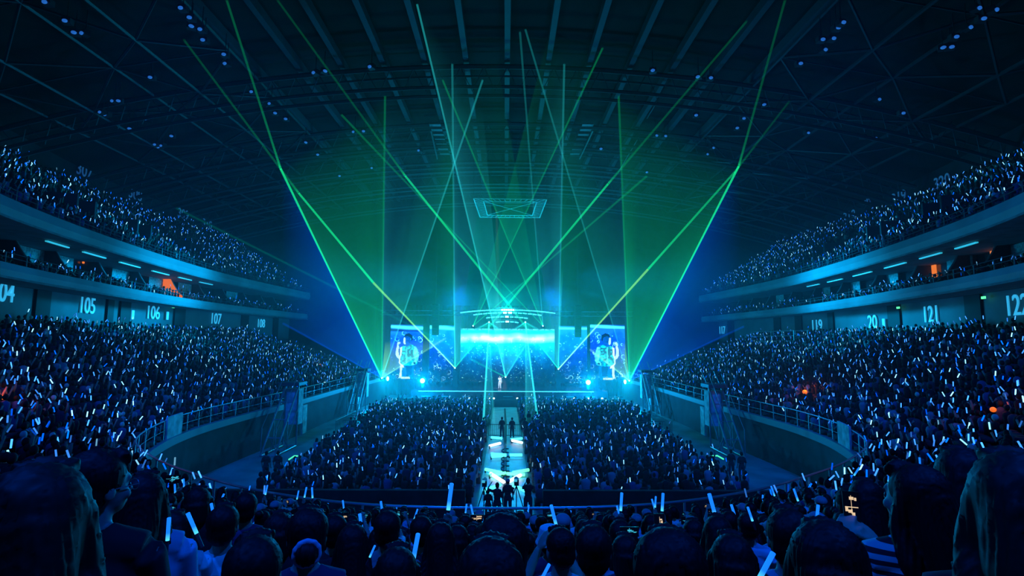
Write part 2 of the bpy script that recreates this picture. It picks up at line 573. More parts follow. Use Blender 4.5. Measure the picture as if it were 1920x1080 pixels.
# suite dividers: concave fins, one with warm room light painted in as glow
M['orange'] = mat('orange_glow', (.9, .35, .05), .6, emit=(1, .16, .01), es=.85)  # warm light on the divider put into emission; also used for aisle bulbs
FX = {-1: (-20, 23, 82, 137, 200, 267, 330, 383, 428, 468, 503, 533, 555), 1: (1940, 1890, 1828, 1760, 1700, 1636, 1573, 1518, 1474, 1435, 1398, 1368, 1345)}
for s, nm in ((-1, 'west'), (1, 'east')):
    F_ = side(Fc, s)
    for j, x in enumerate(FX[s]):
        r = on_path(F_, x, 500)
        if not r: continue
        p, t = r
        nrm = Vector((t.y, -t.x, 0))                     # outward
        pts = []
        for q in range(9):
            u = q / 8
            pts.append((.25 + 3.0 * u ** .8, 12.15 + 2.25 * (u ** 2.2)))
        poly = pts + [(4.35, 14.4), (4.35, 11.7), (.25, 11.7)]
        mb = MB()
        vs = []
        for th in (-.11, .11):
            for (o_, z) in poly:
                vs.append((p.x + nrm.x * o_ + t.x * th, p.y + nrm.y * o_ + t.y * th, z))
        n = len(poly)
        fs = [tuple(range(n)), tuple(range(2 * n - 1, n - 1, -1))] + [(i, (i + 1) % n, n + (i + 1) % n, n + i) for i in range(n)]
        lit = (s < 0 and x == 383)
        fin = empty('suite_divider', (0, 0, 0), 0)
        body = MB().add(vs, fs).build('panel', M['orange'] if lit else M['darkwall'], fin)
        edge = MB().tube([(p.x + nrm.x * o_, p.y + nrm.y * o_, z + .02) for (o_, z) in pts], .06, 5).build('edge_trim', M['coping'], fin)
        if lit:
            tag(fin, 'suite divider with painted orange light on the west balcony', 'divider')
        else:
            tag(fin, 'dark curved fin dividing the %s balcony suites, %s from the camera' % (nm, ORD[j]), 'divider', 'dark suite dividers %s' % nm)
wn = 1
for x, y0, y1, s in ((163, 465, 492, -1), (1395, 493, 522, 1), (1398, 488, 512, 1), (1748, 486, 520, 1), (1866, 452, 482, 1)):
    if x == 1395: continue
    F_ = offset_path(side(Fc, s), 4.25)
    a = on_path(F_, x, y0); b = on_path(F_, x, y1)
    if x == 1398: continue
    c = (a[0] + b[0]) / 2
    MB().box(tuple(c), (.9, .1, 1.5), math.atan2(a[1].y, a[1].x)).build('window_%d' % wn, M['warm'], kind='structure')
    wn += 1
# curtains and lit panes at the back of some suites
M['curtain'] = mat('pleated_curtain', (.3, .42, .45), .8, noise=(6, .4))
for s, nm, xs in ((-1, 'west', (55, 115, 230, 298, 352, 440)), (1, 'east', (1595, 1665, 1455, 1540, 1800, 1900))):
    F_ = offset_path(side(Fc, s), 3.9)
    for j, x in enumerate(sorted(xs, reverse=s > 0)):
        a = on_path(F_, x, 500)
        if not a: continue
        t = a[1]; mb = MB()
        pts = []
        for q in range(25):
            pts.append((a[0].x + t.x * (q * .12 - 1.4), a[0].y + t.y * (q * .12 - 1.4)))
        vs = []
        for q, p in enumerate(pts):
            o_ = .06 * (q % 2)
            for z in (12.2, 14.35):
                vs.append((p[0] + t.y * o_, p[1] - t.x * o_, z))
        fs = [(2 * q, 2 * q + 2, 2 * q + 3, 2 * q + 1) for q in range(24)]
        o = MB().add(vs, fs).build('suite_curtain', M['curtain'])
        tag(o, 'pale pleated curtain behind the %s suite balcony, %s from the camera' % (nm, ORD[j]), 'curtain', 'suite curtains ' + nm)

# stair entrances (vomitories) in the upper tier
for s, nm, lst in ((-1, 'west', ((100, 362), (222, 408), (330, 450))), (1, 'east', ((1812, 385), (1690, 430), (1575, 470)))):
    for j, (x, y) in enumerate(lst):
        U_ = offset_path(side(Uc, s), 5.0)
        p, t = on_path(U_, x, y)
        az = math.atan2(t.y, t.x)
        nrm = Vector((t.y, -t.x, 0))
        vo = empty('stair_entrance', (0, 0, 0), 0, 'dark box-like stair entrance in the %s upper tier, %s' % (nm, ('nearest the camera of three', 'middle of three', 'farthest of three')[j]), 'stair entrance')
        c = Vector((p.x, p.y, 17.2))
        mb = MB()
        for sg in (-1, 1):
            q = c + t.to_3d() * sg * 1.1
            mb.box((q.x, q.y, 17.6), (.2, 4.6, 2.4), az)
        q = c + nrm * 2.2
        mb.box((q.x, q.y, 18.0), (2.2, .2, 2.6), az)
        mb.build('side_wall', M['darkwall'], vo)
        q = c - nrm * .2
        MB().box((q.x, q.y, 17.0), (2.0, 4.2, .8), az).build('opening_shade', M['black'], vo)  # solid black block standing for the shade inside
        MB().box((c.x + nrm.x * 2.2, c.y + nrm.y * 2.2, 19.35), (2.4, .3, .12), az).build('cap', M['coping'], vo)
# ------------------------------------------------------------------ bowl railing with glass, end panels
rail = empty('bowl_railing', (0, 0, 0), 0, 'long metal railing running round the inner edge of the lower stands', 'railing')
pts = [tuple(p) for p in P0m]
g = MB()
g.tube([(p[0], p[1], 3.95) for p in pts], .035, 6)
g.tube([(p[0], p[1], 3.45) for p in pts], .018, 5)
g.build('top_rail', M['alu'], rail)
g = MB()
acc = 0
last = Vector(pts[0])
for p in pts:
    if (Vector(p) - last).length > 1.3:
        g.box((p[0], p[1], 3.48), (.05, .05, .95)); last = Vector(p)
g.build('rail_post', M['alu'], rail)['kind'] = 'stuff'
for s, x, y, nm in ((-1, 326, 806, 'west'), (1, 1583, 814, 'east')):
    P = offset_path(pts, -.1)
    p, t = on_path(P, x, y)
    o = MB().box((p.x, p.y, 3.5), (1.9, .1, 1.25), math.atan2(t.y, t.x)).build('railing_panel', M['banner'])
    tag(o, 'pale square panel hung at the near end of the %s stand railing' % nm, 'panel')
# floor-level openings and drapes in the bowl wall
for s in (-1, 1):
    for y in (45.5, 61.5):
        p = Vector((s * (17.35 if y < 50 else 17.2), y))
        o = MB().box((p.x, p.y, 1.3), (.12, .9, 2.4)).build('wall_banner', M['banner'])
        tag(o, 'pale upright banner on the %s bowl wall, %s' % ('west' if s < 0 else 'east', 'nearer of two' if y < 50 else 'farther of two'), 'banner')


# A-frame scaffold towers against the bowl walls
def scaffold(name, s, y, lab):
    r = empty(name, (s * 16.9, y, 0), 0, lab, 'scaffold')
    g = MB()
    L, H = 3.6, 4.6
    for dx in (0, -s * 1.0):
        g.tube([(dx, -L / 2, .1), (dx, L / 2, .1)], .06, 6)
        g.tube([(dx, L / 2, .1), (dx, L / 2, H)], .06, 6)
        g.tube([(dx, -L / 2, .1), (dx, L / 2, H)], .08, 6)
        g.tube([(dx, -L * .1, .1), (dx, L / 2, H * .62)], .04, 5)
        g.tube([(dx, -L * .2, H * .3), (dx, L * .1, .1)], .05, 5)
        g.tube([(dx, .1, .1), (dx, .1, H * .6)], .04, 5)
        g.tube([(dx, -L / 2, .1), (dx, -L / 2, 2.0)], .03, 5)
        g.tube([(dx, L / 2, H), (dx, L * .9, H + 1.2)], .03, 5)
        g.tube([(dx, -L / 2, 2.0), (dx, L / 2, H + 1.1)], .02, 5)
    g.build('frame', M['alu'], r)
    for zz, yy in ((.1, -L / 2), (.1, 0), (.1, L / 2), (H * .5, 0), (H, L / 2), (H * .75, L / 4), (H * .25, -L / 4)):
        MB().tube([(0, yy, zz), (-s * 1.0, yy, zz)], .04, 5).build('cross_tube', M['alu'], r)
    b = MB().box((-s * .5, L / 2 + .5, 3.0), (1.1, .8, 2.7))
    b.build('wrapped_motor', M['banner'], r)
    b = MB().box((-s * .5, L / 2 + .2, H + .15), (1.5, 1.6, .25))
    b.build('top_plate', M['steel'], r)
    return r


scaffold('scaffold_tower', -1, 38.5, 'aluminium scaffold frame against the west bowl wall, nearer to the camera')
scaffold('scaffold_tower', -1, 58, 'aluminium scaffold frame against the west bowl wall, by the stage')
scaffold('scaffold_tower', 1, 38.5, 'aluminium scaffold frame against the east bowl wall, nearer to the camera')
scaffold('scaffold_tower', 1, 58, 'aluminium scaffold frame against the east bowl wall, by the stage')
for s, nm in ((-1, 'west'), (1, 'east')):
    # crowd barriers on the floor
    for k, (x0, y0, x1, y1) in enumerate(((14.8, 46, 14.8, 52), (10.6, 46.2, 14.2, 46.2))):
        r = empty('crowd_barrier', (0, 0, 0), 0, 'barred metal crowd barrier on the %s floor, %s' % (nm, ('along the corridor', 'across the seating gap')[k]), 'barrier')
        a = Vector((s * x0, y0, 0)); b = Vector((s * x1, y1, 0))
        f = MB(); f.tube([a + Vector((0, 0, 1.1)), b + Vector((0, 0, 1.1))], .03, 5); f.tube([a + Vector((0, 0, .15)), b + Vector((0, 0, .15))], .03, 5)
        f.build('frame', M['steel'], r)
        q = MB(); nb = int((b - a).length / .18)
        for i in range(nb + 1):
            c = a.lerp(b, i / nb); q.tube([c + Vector((0, 0, .15)), c + Vector((0, 0, 1.1))], .012, 4)
        q.build('bar', M['steel'], r)['kind'] = 'stuff'
    for k, (a, b) in enumerate(((at(1334 if s > 0 else 541, 855 if s > 0 else 862, 33.5), at(1357 if s > 0 else 562, 861 if s > 0 else 855, 33.0 if s > 0 else 34)),)):
        mid = a.lerp(b, .5) + Vector((0, 0, .12))
        o = MB().tube([a, mid, b], .05, 5).build('led_strip', M['green'])
        tag(o, 'short green glowing strip at the %s edge of the floor crowd' % nm, 'light')
    o = MB().box((s * 8.2, 24.6, .62), (12.8, .25, 1.24)).build('crowd_barricade', M['drape'])
    tag(o, 'long black draped barricade behind the %s floor crowd' % nm, 'barricade')
    o = MB().box((s * 8.0, 64.0, .55), (11.5, .3, 1.1)).build('stage_barricade', M['drape'])
    tag(o, 'black barricade before the stage on the %s side of the aisle' % nm, 'barricade')

# centre aisle: light floor strip, cable ramp, light tubes, barrier
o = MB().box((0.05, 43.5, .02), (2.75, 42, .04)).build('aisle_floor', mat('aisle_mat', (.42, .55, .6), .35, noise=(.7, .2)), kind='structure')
o = MB().tube([(.05, 24, .1), (.05, 40, .1), (.1, 52, .1), (.02, 62, .1)], .1, 6).build('cable_ramp', M['cord'])
tag(o, 'black cable run along the middle of the bright centre aisle', 'cable')
g = MB()
g.tube([(.05 + .24 * math.sin(j * PI / 6), 29.5 + j * .11 + .3 * math.cos(j * PI / 6), .16) for j in range(90)], .05, 5)
o = g.build('coiled_cable', M['cord'])
tag(o, 'coils of black cable on the aisle behind the camera crew', 'cable')
TB = [mat('tube_white', (.8, .8, .8), .4, emit=(.9, .95, 1.0), es=1.9), mat('tube_cyan', (.3, .8, 1), .4, emit=(.1, .95, 1.0), es=1.5), mat('tube_green', (.3, 1, .5), .4, emit=(.15, 1.0, .45), es=1.5)]
for m_t in TB: m_t.cycles.emission_sampling = 'FRONT'
tubes = (((921, 820), (941, 822), 1), ((958, 824), (979, 822), 1), ((960, 826), (979, 830), 0), ((918, 836), (938, 831), 0), ((921, 851), (949, 853), 1), ((921, 856), (949, 854), 1),
         ((955, 853), (979, 853), 1), ((910, 880), (940, 886), 2), ((962, 886), (991, 881), 2), ((918, 891), (948, 887), 2), ((950, 888), (984, 890), 2), ((920, 888), (945, 904), 0),
         ((952, 904), (976, 891), 0), ((907, 920), (938, 909), 1), ((963, 910), (987, 921), 1))
for a, b, c in tubes:
    A = atz(*a, .25); B = atz(*b, .25)
    r = empty('light_tube', A)
    MB().tube([(0, 0, 0), B - A], .10, 8).build('tube', TB[c], r)
    MB().tube([(0, 0, -.2), (0, 0, .0)], .05, 6).build('foot', M['black'], r)
    tag(r, '%s light tube on the %s side of the centre aisle, %s' % (('pinkish white', 'cyan', 'green')[c], 'west' if a[0] < 948 else 'east', 'by the gate' if a[1] < 840 else 'midway' if a[1] < 870 else 'in the big cross' if a[1] < 900 and c else 'in the V' if a[1] < 908 else 'nearest the crew'), 'light tube', 'aisle light tubes ' + ('white', 'cyan', 'green')[c])
for s in (-1, 1):
    r = empty('aisle_barrier', (0, 0, 0), 0, 'waist-high barred gate closing the centre aisle, %s half' % ('west' if s < 0 else 'east'), 'barrier')
    f = MB()
    for zz in (.15, 1.05):
        f.tube([(s * .12 + .05, 44.6, zz), (s * 1.4 + .05, 44.6, zz)], .03, 5)
    f.build('frame', M['steel'], r)
    q = MB()
    for i in range(9):
        x = .05 + s * (.12 + 1.28 * i / 8); q.tube([(x, 44.6, .15), (x, 44.6, 1.05)], .014, 4)
    q.build('bar', M['steel'], r)

# ------------------------------------------------------------------ stage
YS = 66.0
st = empty('stage', (0, 66, 0), 0, 'wide black stage platform in front of the video walls', 'stage')
MB().box((.6, 6.2, .9), (25, 12.4, 1.8)).build('deck', M['stage'], st)
MB().box((.6, -1.0, .45), (24, 1.6, .9)).build('front_step', M['stage'], st)
a = at(785, 727, 65.9); b = at(1113, 732, 65.9)
MB().box(((a.x + b.x) / 2, -.08, 1.78), (b.x - a.x, .1, .09)).build('edge_light', M['cyan'], st)
g = MB()
for k in range(9):
    g.box((-10 + k * 2.6, -.12, 1.15), (1.2, .06, .05))
g.build('dim_edge_light', mat('dim_strip', (.1, .3, .35), .5, emit=(.0, .22, .32), es=.6), st)
for x in (903, 911, 919, 926, 970, 993, 1077, 1103, 1129, 880, 868):
    p = at(x, 747, 63.8)
    o = MB().ball((p.x, p.y, p.z), (.13, .1, .1), 8, 6).build('blinder_lamp', M['white'])
    tag(o, 'small white lamp along the stage front, %s' % ('west of the aisle' if x < 930 else 'beside the aisle' if x < 1000 else 'east of the aisle'), 'lamp', 'stage front lamps')
for i, p in enumerate(FLOODS):
    r = empty('flood_lamp', p, 0, 'bright white-cyan flood lamp at the %s front corner of the stage' % ('west' if i == 0 else 'east'), 'lamp')
    MB().ball((0, 0, 0), (.30, .2, .30), 12, 8).build('lens', M['white'], r, True)
    MB().tube([(0, .3, 0), (0, .75, 0)], .4, 10).build('housing', M['black'], r)
    MB().box((0, .3, -.6), (.3, .3, .6)).build('stand', M['black'], r)
for x, y, n in ((727, 710, 'west'), (679, 708, 'far west'), (1172, 716, 'east'), (1217, 714, 'far east'), (608, 717, 'west railing'), (1294, 725, 'east railing')):
    o = MB().ball(at(x, y, 64 if n[-1] == 't' else 55), (.16, .16, .28), 8, 6).build('work_lamp', M['white'])
    tag(o, 'small cyan-white lamp glowing at the %s' % (n if 'railing' in n else n + ' end of the stage'), 'lamp')


# video walls: the moving picture is stored as a colour per cell of the lamp grid
def noise2(h, w, cell, seed):
    g = np.random.default_rng(seed)
    a = g.random((h // cell + 3, w // cell + 3))
    y = np.arange(h) / cell; x = np.arange(w) / cell
    yi = y.astype(int); xi = x.astype(int)
    fy = (y - yi)[:, None]; fx = (x - xi)[None, :]
    fy = fy * fy * (3 - 2 * fy); fx = fx * fx * (3 - 2 * fx)
    A = a[yi][:, xi]; B = a[yi][:, xi + 1]; Cc = a[yi + 1][:, xi]; D = a[yi + 1][:, xi + 1]
    return (A * (1 - fx) + B * fx) * (1 - fy) + (Cc * (1 - fx) + D * fx) * fy


def water(h, w, seed, bright, band):
    """h x w x 3 picture, row 0 at the bottom"""
    v = (np.arange(h) / h)[:, None] * np.ones((1, w))
    u = np.ones((h, 1)) * (np.arange(w) / w)[None, :]
    n = .5 * noise2(h, w, 24, seed) + .3 * noise2(h, w, 10, seed + 1) + .2 * noise2(h, w, 4, seed + 2)
    d = np.clip(v * 1.15 + (n - .5) * .35, 0, 1)
    if bright:
        d = np.clip(d * (1.15 - 1.1 * np.abs(u - .5) ** 1.5 * (1 - v)) , 0, 1)
    img = np.zeros((h, w, 3))
    img[..., 0] = .0 + .12 * np.clip((d - .85) * 6, 0, 1)
    img[..., 1] = .0 + (1.0 if bright else .62) * d ** (1.25 if bright else 1.9)
    img[..., 2] = .10 + 1.25 * d
    rays = noise2(h, w, 6, seed + 3)[0][None, :] * noise2(h, w, 14, seed + 5)[1][None, :]
    if bright:
        img[..., 1] += .22 * rays * v; img[..., 2] += .1 * rays * v
    # the water surface line
    st_ = noise2(h, w, 3, seed + 7)
    wob = .03 * (noise2(h, w, 30, seed + 8)[0][None, :] - .5)
    if bright:
        m = np.clip(1 - np.abs(v - .82 - wob) / .10, 0, 1) ** .7 * np.clip(1.25 - np.abs(u - .5) * 1.2, 0, 1)
        m2 = np.clip((v - .965) / .02, 0, 1)
        img += (m * (.5 + .5 * noise2(h, w, 12, seed + 9)))[..., None] * np.array([1.15, 1.1, .7])
        img = np.where((m2 > 0)[..., None], np.array([.35, .9, 1.0]) * (.5 + .7 * st_[..., None]), img)
    else:
        mb_ = np.clip((v - band) / .02, 0, 1)
        yy = np.sin((v * 46 + 2.2 * noise2(h, w, 40, seed + 11) + u * 1.5)) * .5 + .5
        cl = yy[..., None] * np.array([.35, 1.0, .8]) + np.array([.0, .20, .55])
        img = img * (1 - mb_[..., None]) + cl * mb_[..., None]
    # bubbles
    g = np.random.default_rng(seed + 20)
    yy, xx = np.mgrid[0:h, 0:w]
    for k in range(int(w * (1.6 if bright else 1.3))):
        cx = g.random() * w; cy = (g.random() ** 1.3) * h * .85
        r = g.choice([1, 1, 1, 1.4, 2, 3, 5] if not bright else [.8, .8, 1, 1, 1.5, 2])
        x0, x1 = int(max(0, cx - r - 2)), int(min(w, cx + r + 3)); y0, y1 = int(max(0, cy - r - 2)), int(min(h, cy + r + 3))
        if x1 <= x0 or y1 <= y0: continue
        dd = np.hypot(xx[y0:y1, x0:x1] - cx, yy[y0:y1, x0:x1] - cy)
        q = np.clip(1 - np.abs(dd - (r if r > 2 else 0)) / (1.0 if r > 2 else r), 0, 1) * g.uniform(.3, 1)
        if r > 2: q = q * (.35 + .65 * (np.sin(np.arctan2(yy[y0:y1, x0:x1] - cy, xx[y0:y1, x0:x1] - cx) + g.random() * 6) > 0))
        img[y0:y1, x0:x1] += q[..., None] * np.array([.8, 1.3, .9])
    return img


def poly_mask(h, w, pts):
    """pts in 0..1 (u, v) polygon"""
    yy, xx = np.mgrid[0:h, 0:w]
    X = (xx + .5) / w; Y = (yy + .5) / h
    ins = np.zeros((h, w), bool)
    n = len(pts)
    for i in range(n):
        x0, y0 = pts[i]; x1, y1 = pts[(i + 1) % n]
        if y0 == y1: continue
        c = ((y0 > Y) != (y1 > Y)) & (X < (x1 - x0) * (Y - y0) / (y1 - y0) + x0)
        ins ^= c
    return ins


def figure(img, flip):
    """singer on the side screens: face, hair, jacket, raised hand with microphone, jeans"""
    h, w, _ = img.shape
    src = img[:, ::-1].copy() if flip else img
    n = noise2(h, w, 4, 77)[..., None]
    P = lambda L: [((x - 90) / 570, 1 - (y - 55) / 905) for x, y in L]      # from the crop's pixels
    parts = (
        ([(270, 750), (520, 740), (510, 960), (430, 960), (400, 800), (370, 960), (265, 950)], (.0, .35, .8), .25),
        ([(270, 740), (310, 740), (300, 950), (262, 940)], (.8, 1, 1), .1),
        ([(365, 750), (480, 740), (470, 900), (390, 900)], (.0, .06, .35), .1),
        ([(258, 440), (330, 405), (380, 420), (450, 385), (540, 420), (590, 560), (585, 640), (560, 720), (480, 740), (360, 745), (260, 720), (245, 660), (262, 560)], (.05, .75, .85), .5),
        ([(500, 420), (545, 430), (590, 570), (580, 650), (530, 720), (470, 735), (480, 690), (520, 640), (500, 540)], (.35, .95, 1), .3),
        ([(210, 400), (245, 410), (235, 480), (240, 560), (262, 590), (260, 640), (215, 610), (188, 560), (190, 480)], (.75, 1, 1), .1),
        ([(205, 370), (225, 345), (262, 345), (268, 370), (240, 385), (225, 410), (206, 405)], (.7, 1, 1), .2),
        ([(258, 445), (300, 425), (290, 560), (265, 620), (270, 700), (330, 740), (345, 780), (300, 770), (250, 700), (245, 620), (262, 560)], (.85, 1, 1), .1),
        ([(370, 430), (385, 430), (392, 700), (370, 700)], (.3, .95, 1), .2),
        ([(330, 400), (345, 240), (400, 225), (440, 260), (445, 380), (400, 405), (360, 410)], (.0, .30, .75), .2),
        ([(320, 330), (315, 290), (335, 262), (352, 290), (355, 385), (335, 390), (318, 360)], (.75, 1, 1), .1),
        ([(325, 265), (345, 215), (410, 195), (470, 230), (480, 310), (455, 340), (440, 270), (380, 245), (345, 262)], (.0, .04, .2), .1),
        ([(500, 690), (535, 680), (540, 705), (510, 725)], (.0, .05, .2), .1),
    )
    for pts, col, var in parts:
        m = poly_mask(h, w, P(pts))[..., None]
        src = np.where(m, np.array(col) * (1 - var + 2 * var * n), src)
    jk = poly_mask(h, w, P([(290, 460), (370, 440), (365, 660), (310, 680)])) | poly_mask(h, w, P([(395, 440), (490, 440), (490, 640), (400, 680)]))
    pat = (noise2(h, w, 5, 91) < .42) & jk
    src = np.where(pat[..., None], np.array([0, .35, .45]), src)
    if flip: src = src[:, ::-1]
    # caption of five unreadable small characters
    gl = ['111101111', '110110011', '101111101', '111010111', '110101110']
    for k in range(5):
        x0 = (295 + k * 31 - 90) / 570
        if flip: x0 = (320 + k * 31 - 110) / 570
        for r_ in range(3):
            for c_ in range(3):
                if gl[k][r_ * 3 + c_] == '1':
                    ya = int((1 - (930 + r_ * 15 - 55) / 905) * h); xa_ = int((x0 + c_ * 8 / 570) * w)
                    src[max(0, ya - 2):ya + 1, xa_:xa_ + 2] = (.8, 1, 1)
    return src


M['led'] = mat_attr('led_video', 'col', True, .9, 1.25, 'FRONT')


def screen(name, x0, y0, x1, y1, Y, img, label):
    a = at(x0, y1, Y); b = at(x1, y0, Y)
    h, w, _ = img.shape
    W, H = b.x - a.x, b.z - a.z
    xs = np.linspace(0, W, w + 1); zs = np.linspace(0, H, h + 1)
    # one quad per lamp cell
    ii, jj = np.meshgrid(np.arange(h + 1), np.arange(w + 1), indexing='ij')
    co = np.stack([xs[jj], np.zeros_like(ii, float), zs[ii]], -1).reshape(-1, 3)
    q = (ii[:-1, :-1] * (w + 1) + jj[:-1, :-1]).reshape(-1)
    faces = np.stack([q, q + 1, q + w + 2, q + w + 1], -1)
    me = bpy.data.meshes.new('picture')
    me.vertices.add(len(co)); me.vertices.foreach_set('co', co.ravel().astype(np.float32))
    me.loops.add(faces.size); me.loops.foreach_set('vertex_index', faces.ravel().astype(np.int32))
    me.polygons.add(len(faces)); me.polygons.foreach_set('loop_start', np.arange(0, faces.size, 4, dtype=np.int32))
    me.update(calc_edges=True)
    at_ = me.attributes.new('col', 'FLOAT_COLOR', 'CORNER')
    c = np.ones((h * w, 4, 4), np.float32)
    c[..., :3] = (1.05 * np.clip(img, 0, 1.25) ** 2.2).reshape(-1, 1, 3)
    at_.data.foreach_set('color', c.ravel())
    r = empty(name, (a.x, Y, a.z), 0, label, 'screen')
    mesh_obj('picture', me, M['led'], r)
    MB().box((W / 2, .28, H / 2), (W + .1, .5, H + .1)).build('cabinet', M['black'], r)
    return r


cell = .055
def dims(x0, y0, x1, y1, Y):
    a = at(x0, y1, Y); b = at(x1, y0, Y)
    return int((b.z - a.z) / cell), int((b.x - a.x) / cell)


W_ = (862, 617, 1040, 716, 75)
screen('video_wall', *W_, water(*dims(*W_), 3, True, 0) * 1.0, 'large centre video wall showing bright underwater light and bubbles')
W_ = (803, 610, 853, 716, 75)
screen('video_wall', *W_, water(*dims(*W_), 31, False, .90), 'narrow video wall of bubbles between west singer screen and centre wall')
W_ = (1048, 611, 1101, 718, 75)
screen('video_wall', *W_, water(*dims(*W_), 47, False, .92), 'narrow video wall of bubbles between centre wall and east singer screen')
W_ = (730, 609, 794, 710, 73)
screen('video_wall', *W_, figure(water(*dims(*W_), 61, False, .86) ** np.array([1, 1.5, 1.2]), False), 'west side screen showing the singer in a pale jacket')
W_ = (1107, 609, 1171, 712, 73)
screen('video_wall', *W_, figure(water(*dims(*W_), 83, False, .91) ** np.array([1, 1.5, 1.2]), True), 'east side screen showing the mirrored singer in a pale jacket')
# black masking columns between the walls
for x0, x1, yt, n in ((794, 803, 606, 'west singer screen and bubble wall'), (853, 862, 606, 'west bubble wall and centre wall'), (1040, 1048, 608, 'centre wall and east bubble wall'), (1101, 1107, 608, 'east bubble wall and singer screen'), (1171, 1176, 560, 'east singer screen and its laser')):
    a = at(x0, yt, 72.6); b = at(x1, 720, 72.6)
    o = MB().box(((a.x + b.x) / 2, 72.6, (a.z + b.z) / 2), (b.x - a.x, .5, a.z - b.z)).build('masking_column', M['drape'])
    tag(o, 'black column standing between ' + n, 'column')
# back wall of black drapes
mb = MB()
n = 120
vs = []
for i in range(n + 1):
    x = -20 + 40 * i / n
    for z in (0, 13.5):
        vs.append((x, 78 + .25 * (i % 2), z))
mb.add(vs, [(2 * i, 2 * i + 2, 2 * i + 3, 2 * i + 1) for i in range(n)])
tag(mb.build('stage_curtain', M['drape']), 'tall pleated black curtain hanging behind the video walls', 'curtain')
# line arrays
for x0, x1, yt, yb, n in ((811, 822, 570, 628, 'west'), (1078, 1090, 572, 632, 'east')):
    a = at(x0, yt, 69); b = at(x1, yb, 69)
    r = empty('line_array', ((a.x + b.x) / 2, 69, b.z), 0, 'black column of loudspeakers hanging over the %s half of the stage' % n, 'loudspeaker')
    H = a.z - b.z; W = b.x - a.x
    for k in range(12):
        z = H * (k + .5) / 12
        MB().box((0, .25 * (1 - k / 11) ** 2, z), (W, .6, H / 12 * .92), 0, .25 * (1 - k / 11)).build('speaker_cabinet', M['black'], r)
    MB().tube([(0, 0, H), (0, 0, H + 10)], .03, 5).build('hanging_chain', M['steel'], r)
# four arcs of lamps hung over the stage
for k, (xa, xb, ym, yd, seg, Y0) in enumerate(((863, 1041, 581, 5.5, 44, 66), (887, 1016, 586.5, 4.0, 14, 67), (911, 990, 594, 2.2, 9, 68), (929, 973, 603, 1.2, 5, 69))):
    r = empty('lamp_arc', (0, 0, 0), 0, 'curved row of bright lamps over the stage, %s of four' % ('topmost and longest', 'second from the top', 'third from the top', 'lowest and shortest')[k], 'lamp row')
    pc = at((xa + xb) / 2, ym, Y0); pe = at(xa, ym + yd, Y0 + yd * .4); pf = at(xb, ym + yd + 1, Y0 + yd * .4)
    cen = []
    for i in range(seg + 1):
        u = -1 + 2 * i / seg
        e = pe if u < 0 else pf
        cen.append(Vector((pc.x + (e.x - pc.x) * abs(u), pc.y + (e.y - pc.y) * u * u, pc.z + (e.z - pc.z) * u * u)))
    MB().tube([c + Vector((0, .2, .25)) for c in cen], .06, 6).build('truss', M['steel'], r)
    for i in range(seg):
        a, b = cen[i], cen[i + 1]
        mid = 1 - abs((i + .5) / seg * 2 - 1)
        hgt = .13 + .06 * (mid > .84)
        A = a.lerp(b, .14); B = a.lerp(b, .86)
        g = MB().box((A + B) / 2, ((B - A).length, .15, hgt), math.atan2((B - A).y, (B - A).x), 0, -math.atan2((B - A).z, (B - A).x))
        g.build('lamp_bar', M['white'] if mid > .88 else M['cyan'], r)
tr = empty('stage_truss', (0, 0, 0), 0, 'long dark lighting truss spanning above the stage', 'truss')
g = MB()
for dz in (0, .6):
    for dy in (0, .6):
        g.tube([(-17, 69.5 + dy, 11.6 + dz), (17.4, 69.5 + dy, 11.6 + dz)], .05, 5)
for i in range(34):
    x = -17 + i
    g.tube([(x, 69.5, 11.6 + .6 * (i % 2)), (x + 1, 69.5, 12.2 - .6 * (i % 2))], .03, 4)
g.build('truss_frame', M['steel'], tr)

# ------------------------------------------------------------------ lasers
def light_mat(name, col):  # laser glow in the haze is put into mesh emission
    m = bpy.data.materials.new(name)
    m.use_nodes = True
    nt = m.node_tree
    nt.nodes.remove(nt.nodes['Principled BSDF'])
    a = nt.nodes.new('ShaderNodeAttribute'); a.attribute_name = 'power'
    e = nt.nodes.new('ShaderNodeEmission'); e.inputs['Color'].default_value = (*col, 1)
    nt.links.new(a.outputs['Fac'], e.inputs['Strength'])
    t = nt.nodes.new('ShaderNodeBsdfTransparent')
    s = nt.nodes.new('ShaderNodeAddShader')
    nt.links.new(e.outputs[0], s.inputs[0]); nt.links.new(t.outputs[0], s.inputs[1])
    nt.links.new(s.outputs[0], nt.nodes['Material Output'].inputs['Surface'])
    m.cycles.emission_sampling = 'NONE'
    return m


LM = {'g': light_mat('green_laser_light', (.01, 1.0, .30)), 'c': light_mat('cyan_laser_light', (.03, .75, .8)), 'b': light_mat('blue_laser_light', (.0, .10, 1.0)),
      'y': light_mat('lime_laser_light', (.28, 1.0, .16)), 't': light_mat('teal_laser_light', (.0, .55, .35))}


def set_power(me, vals):
    a = me.attributes.new('power', 'FLOAT', 'POINT')
    a.data.foreach_set('value', np.array(vals, np.float32))


def beam(src, end, col, p0, p1, r0=.05, r1=.10, parent=None, n=20):
    src = Vector(src); end = Vector(end)
    vs = []; fs = []; pw = []
    t = (end - src).normalized()
    a = t.cross(Vector((0, 0, 1))).normalized(); b = a.cross(t)
    for i in range(n + 1):
        u = i / n
        r = r0 + (r1 - r0) * u
        for k in range(6):
            q = PI * k / 3
            vs.append(src.lerp(end, u) + a * math.cos(q) * r + b * math.sin(q) * r)
            pw.append((p0 / (1 + (p0 / p1 - 1) * u ** .7)))
    for i in range(n):
        for k in range(6):
            fs.append((i * 6 + k, i * 6 + (k + 1) % 6, i * 6 + 6 + (k + 1) % 6, i * 6 + 6 + k))
    me = bpy.data.meshes.new('beam'); me.from_pydata(vs, [], fs)
    set_power(me, pw)
    return mesh_obj('beam', me, LM[col], parent)


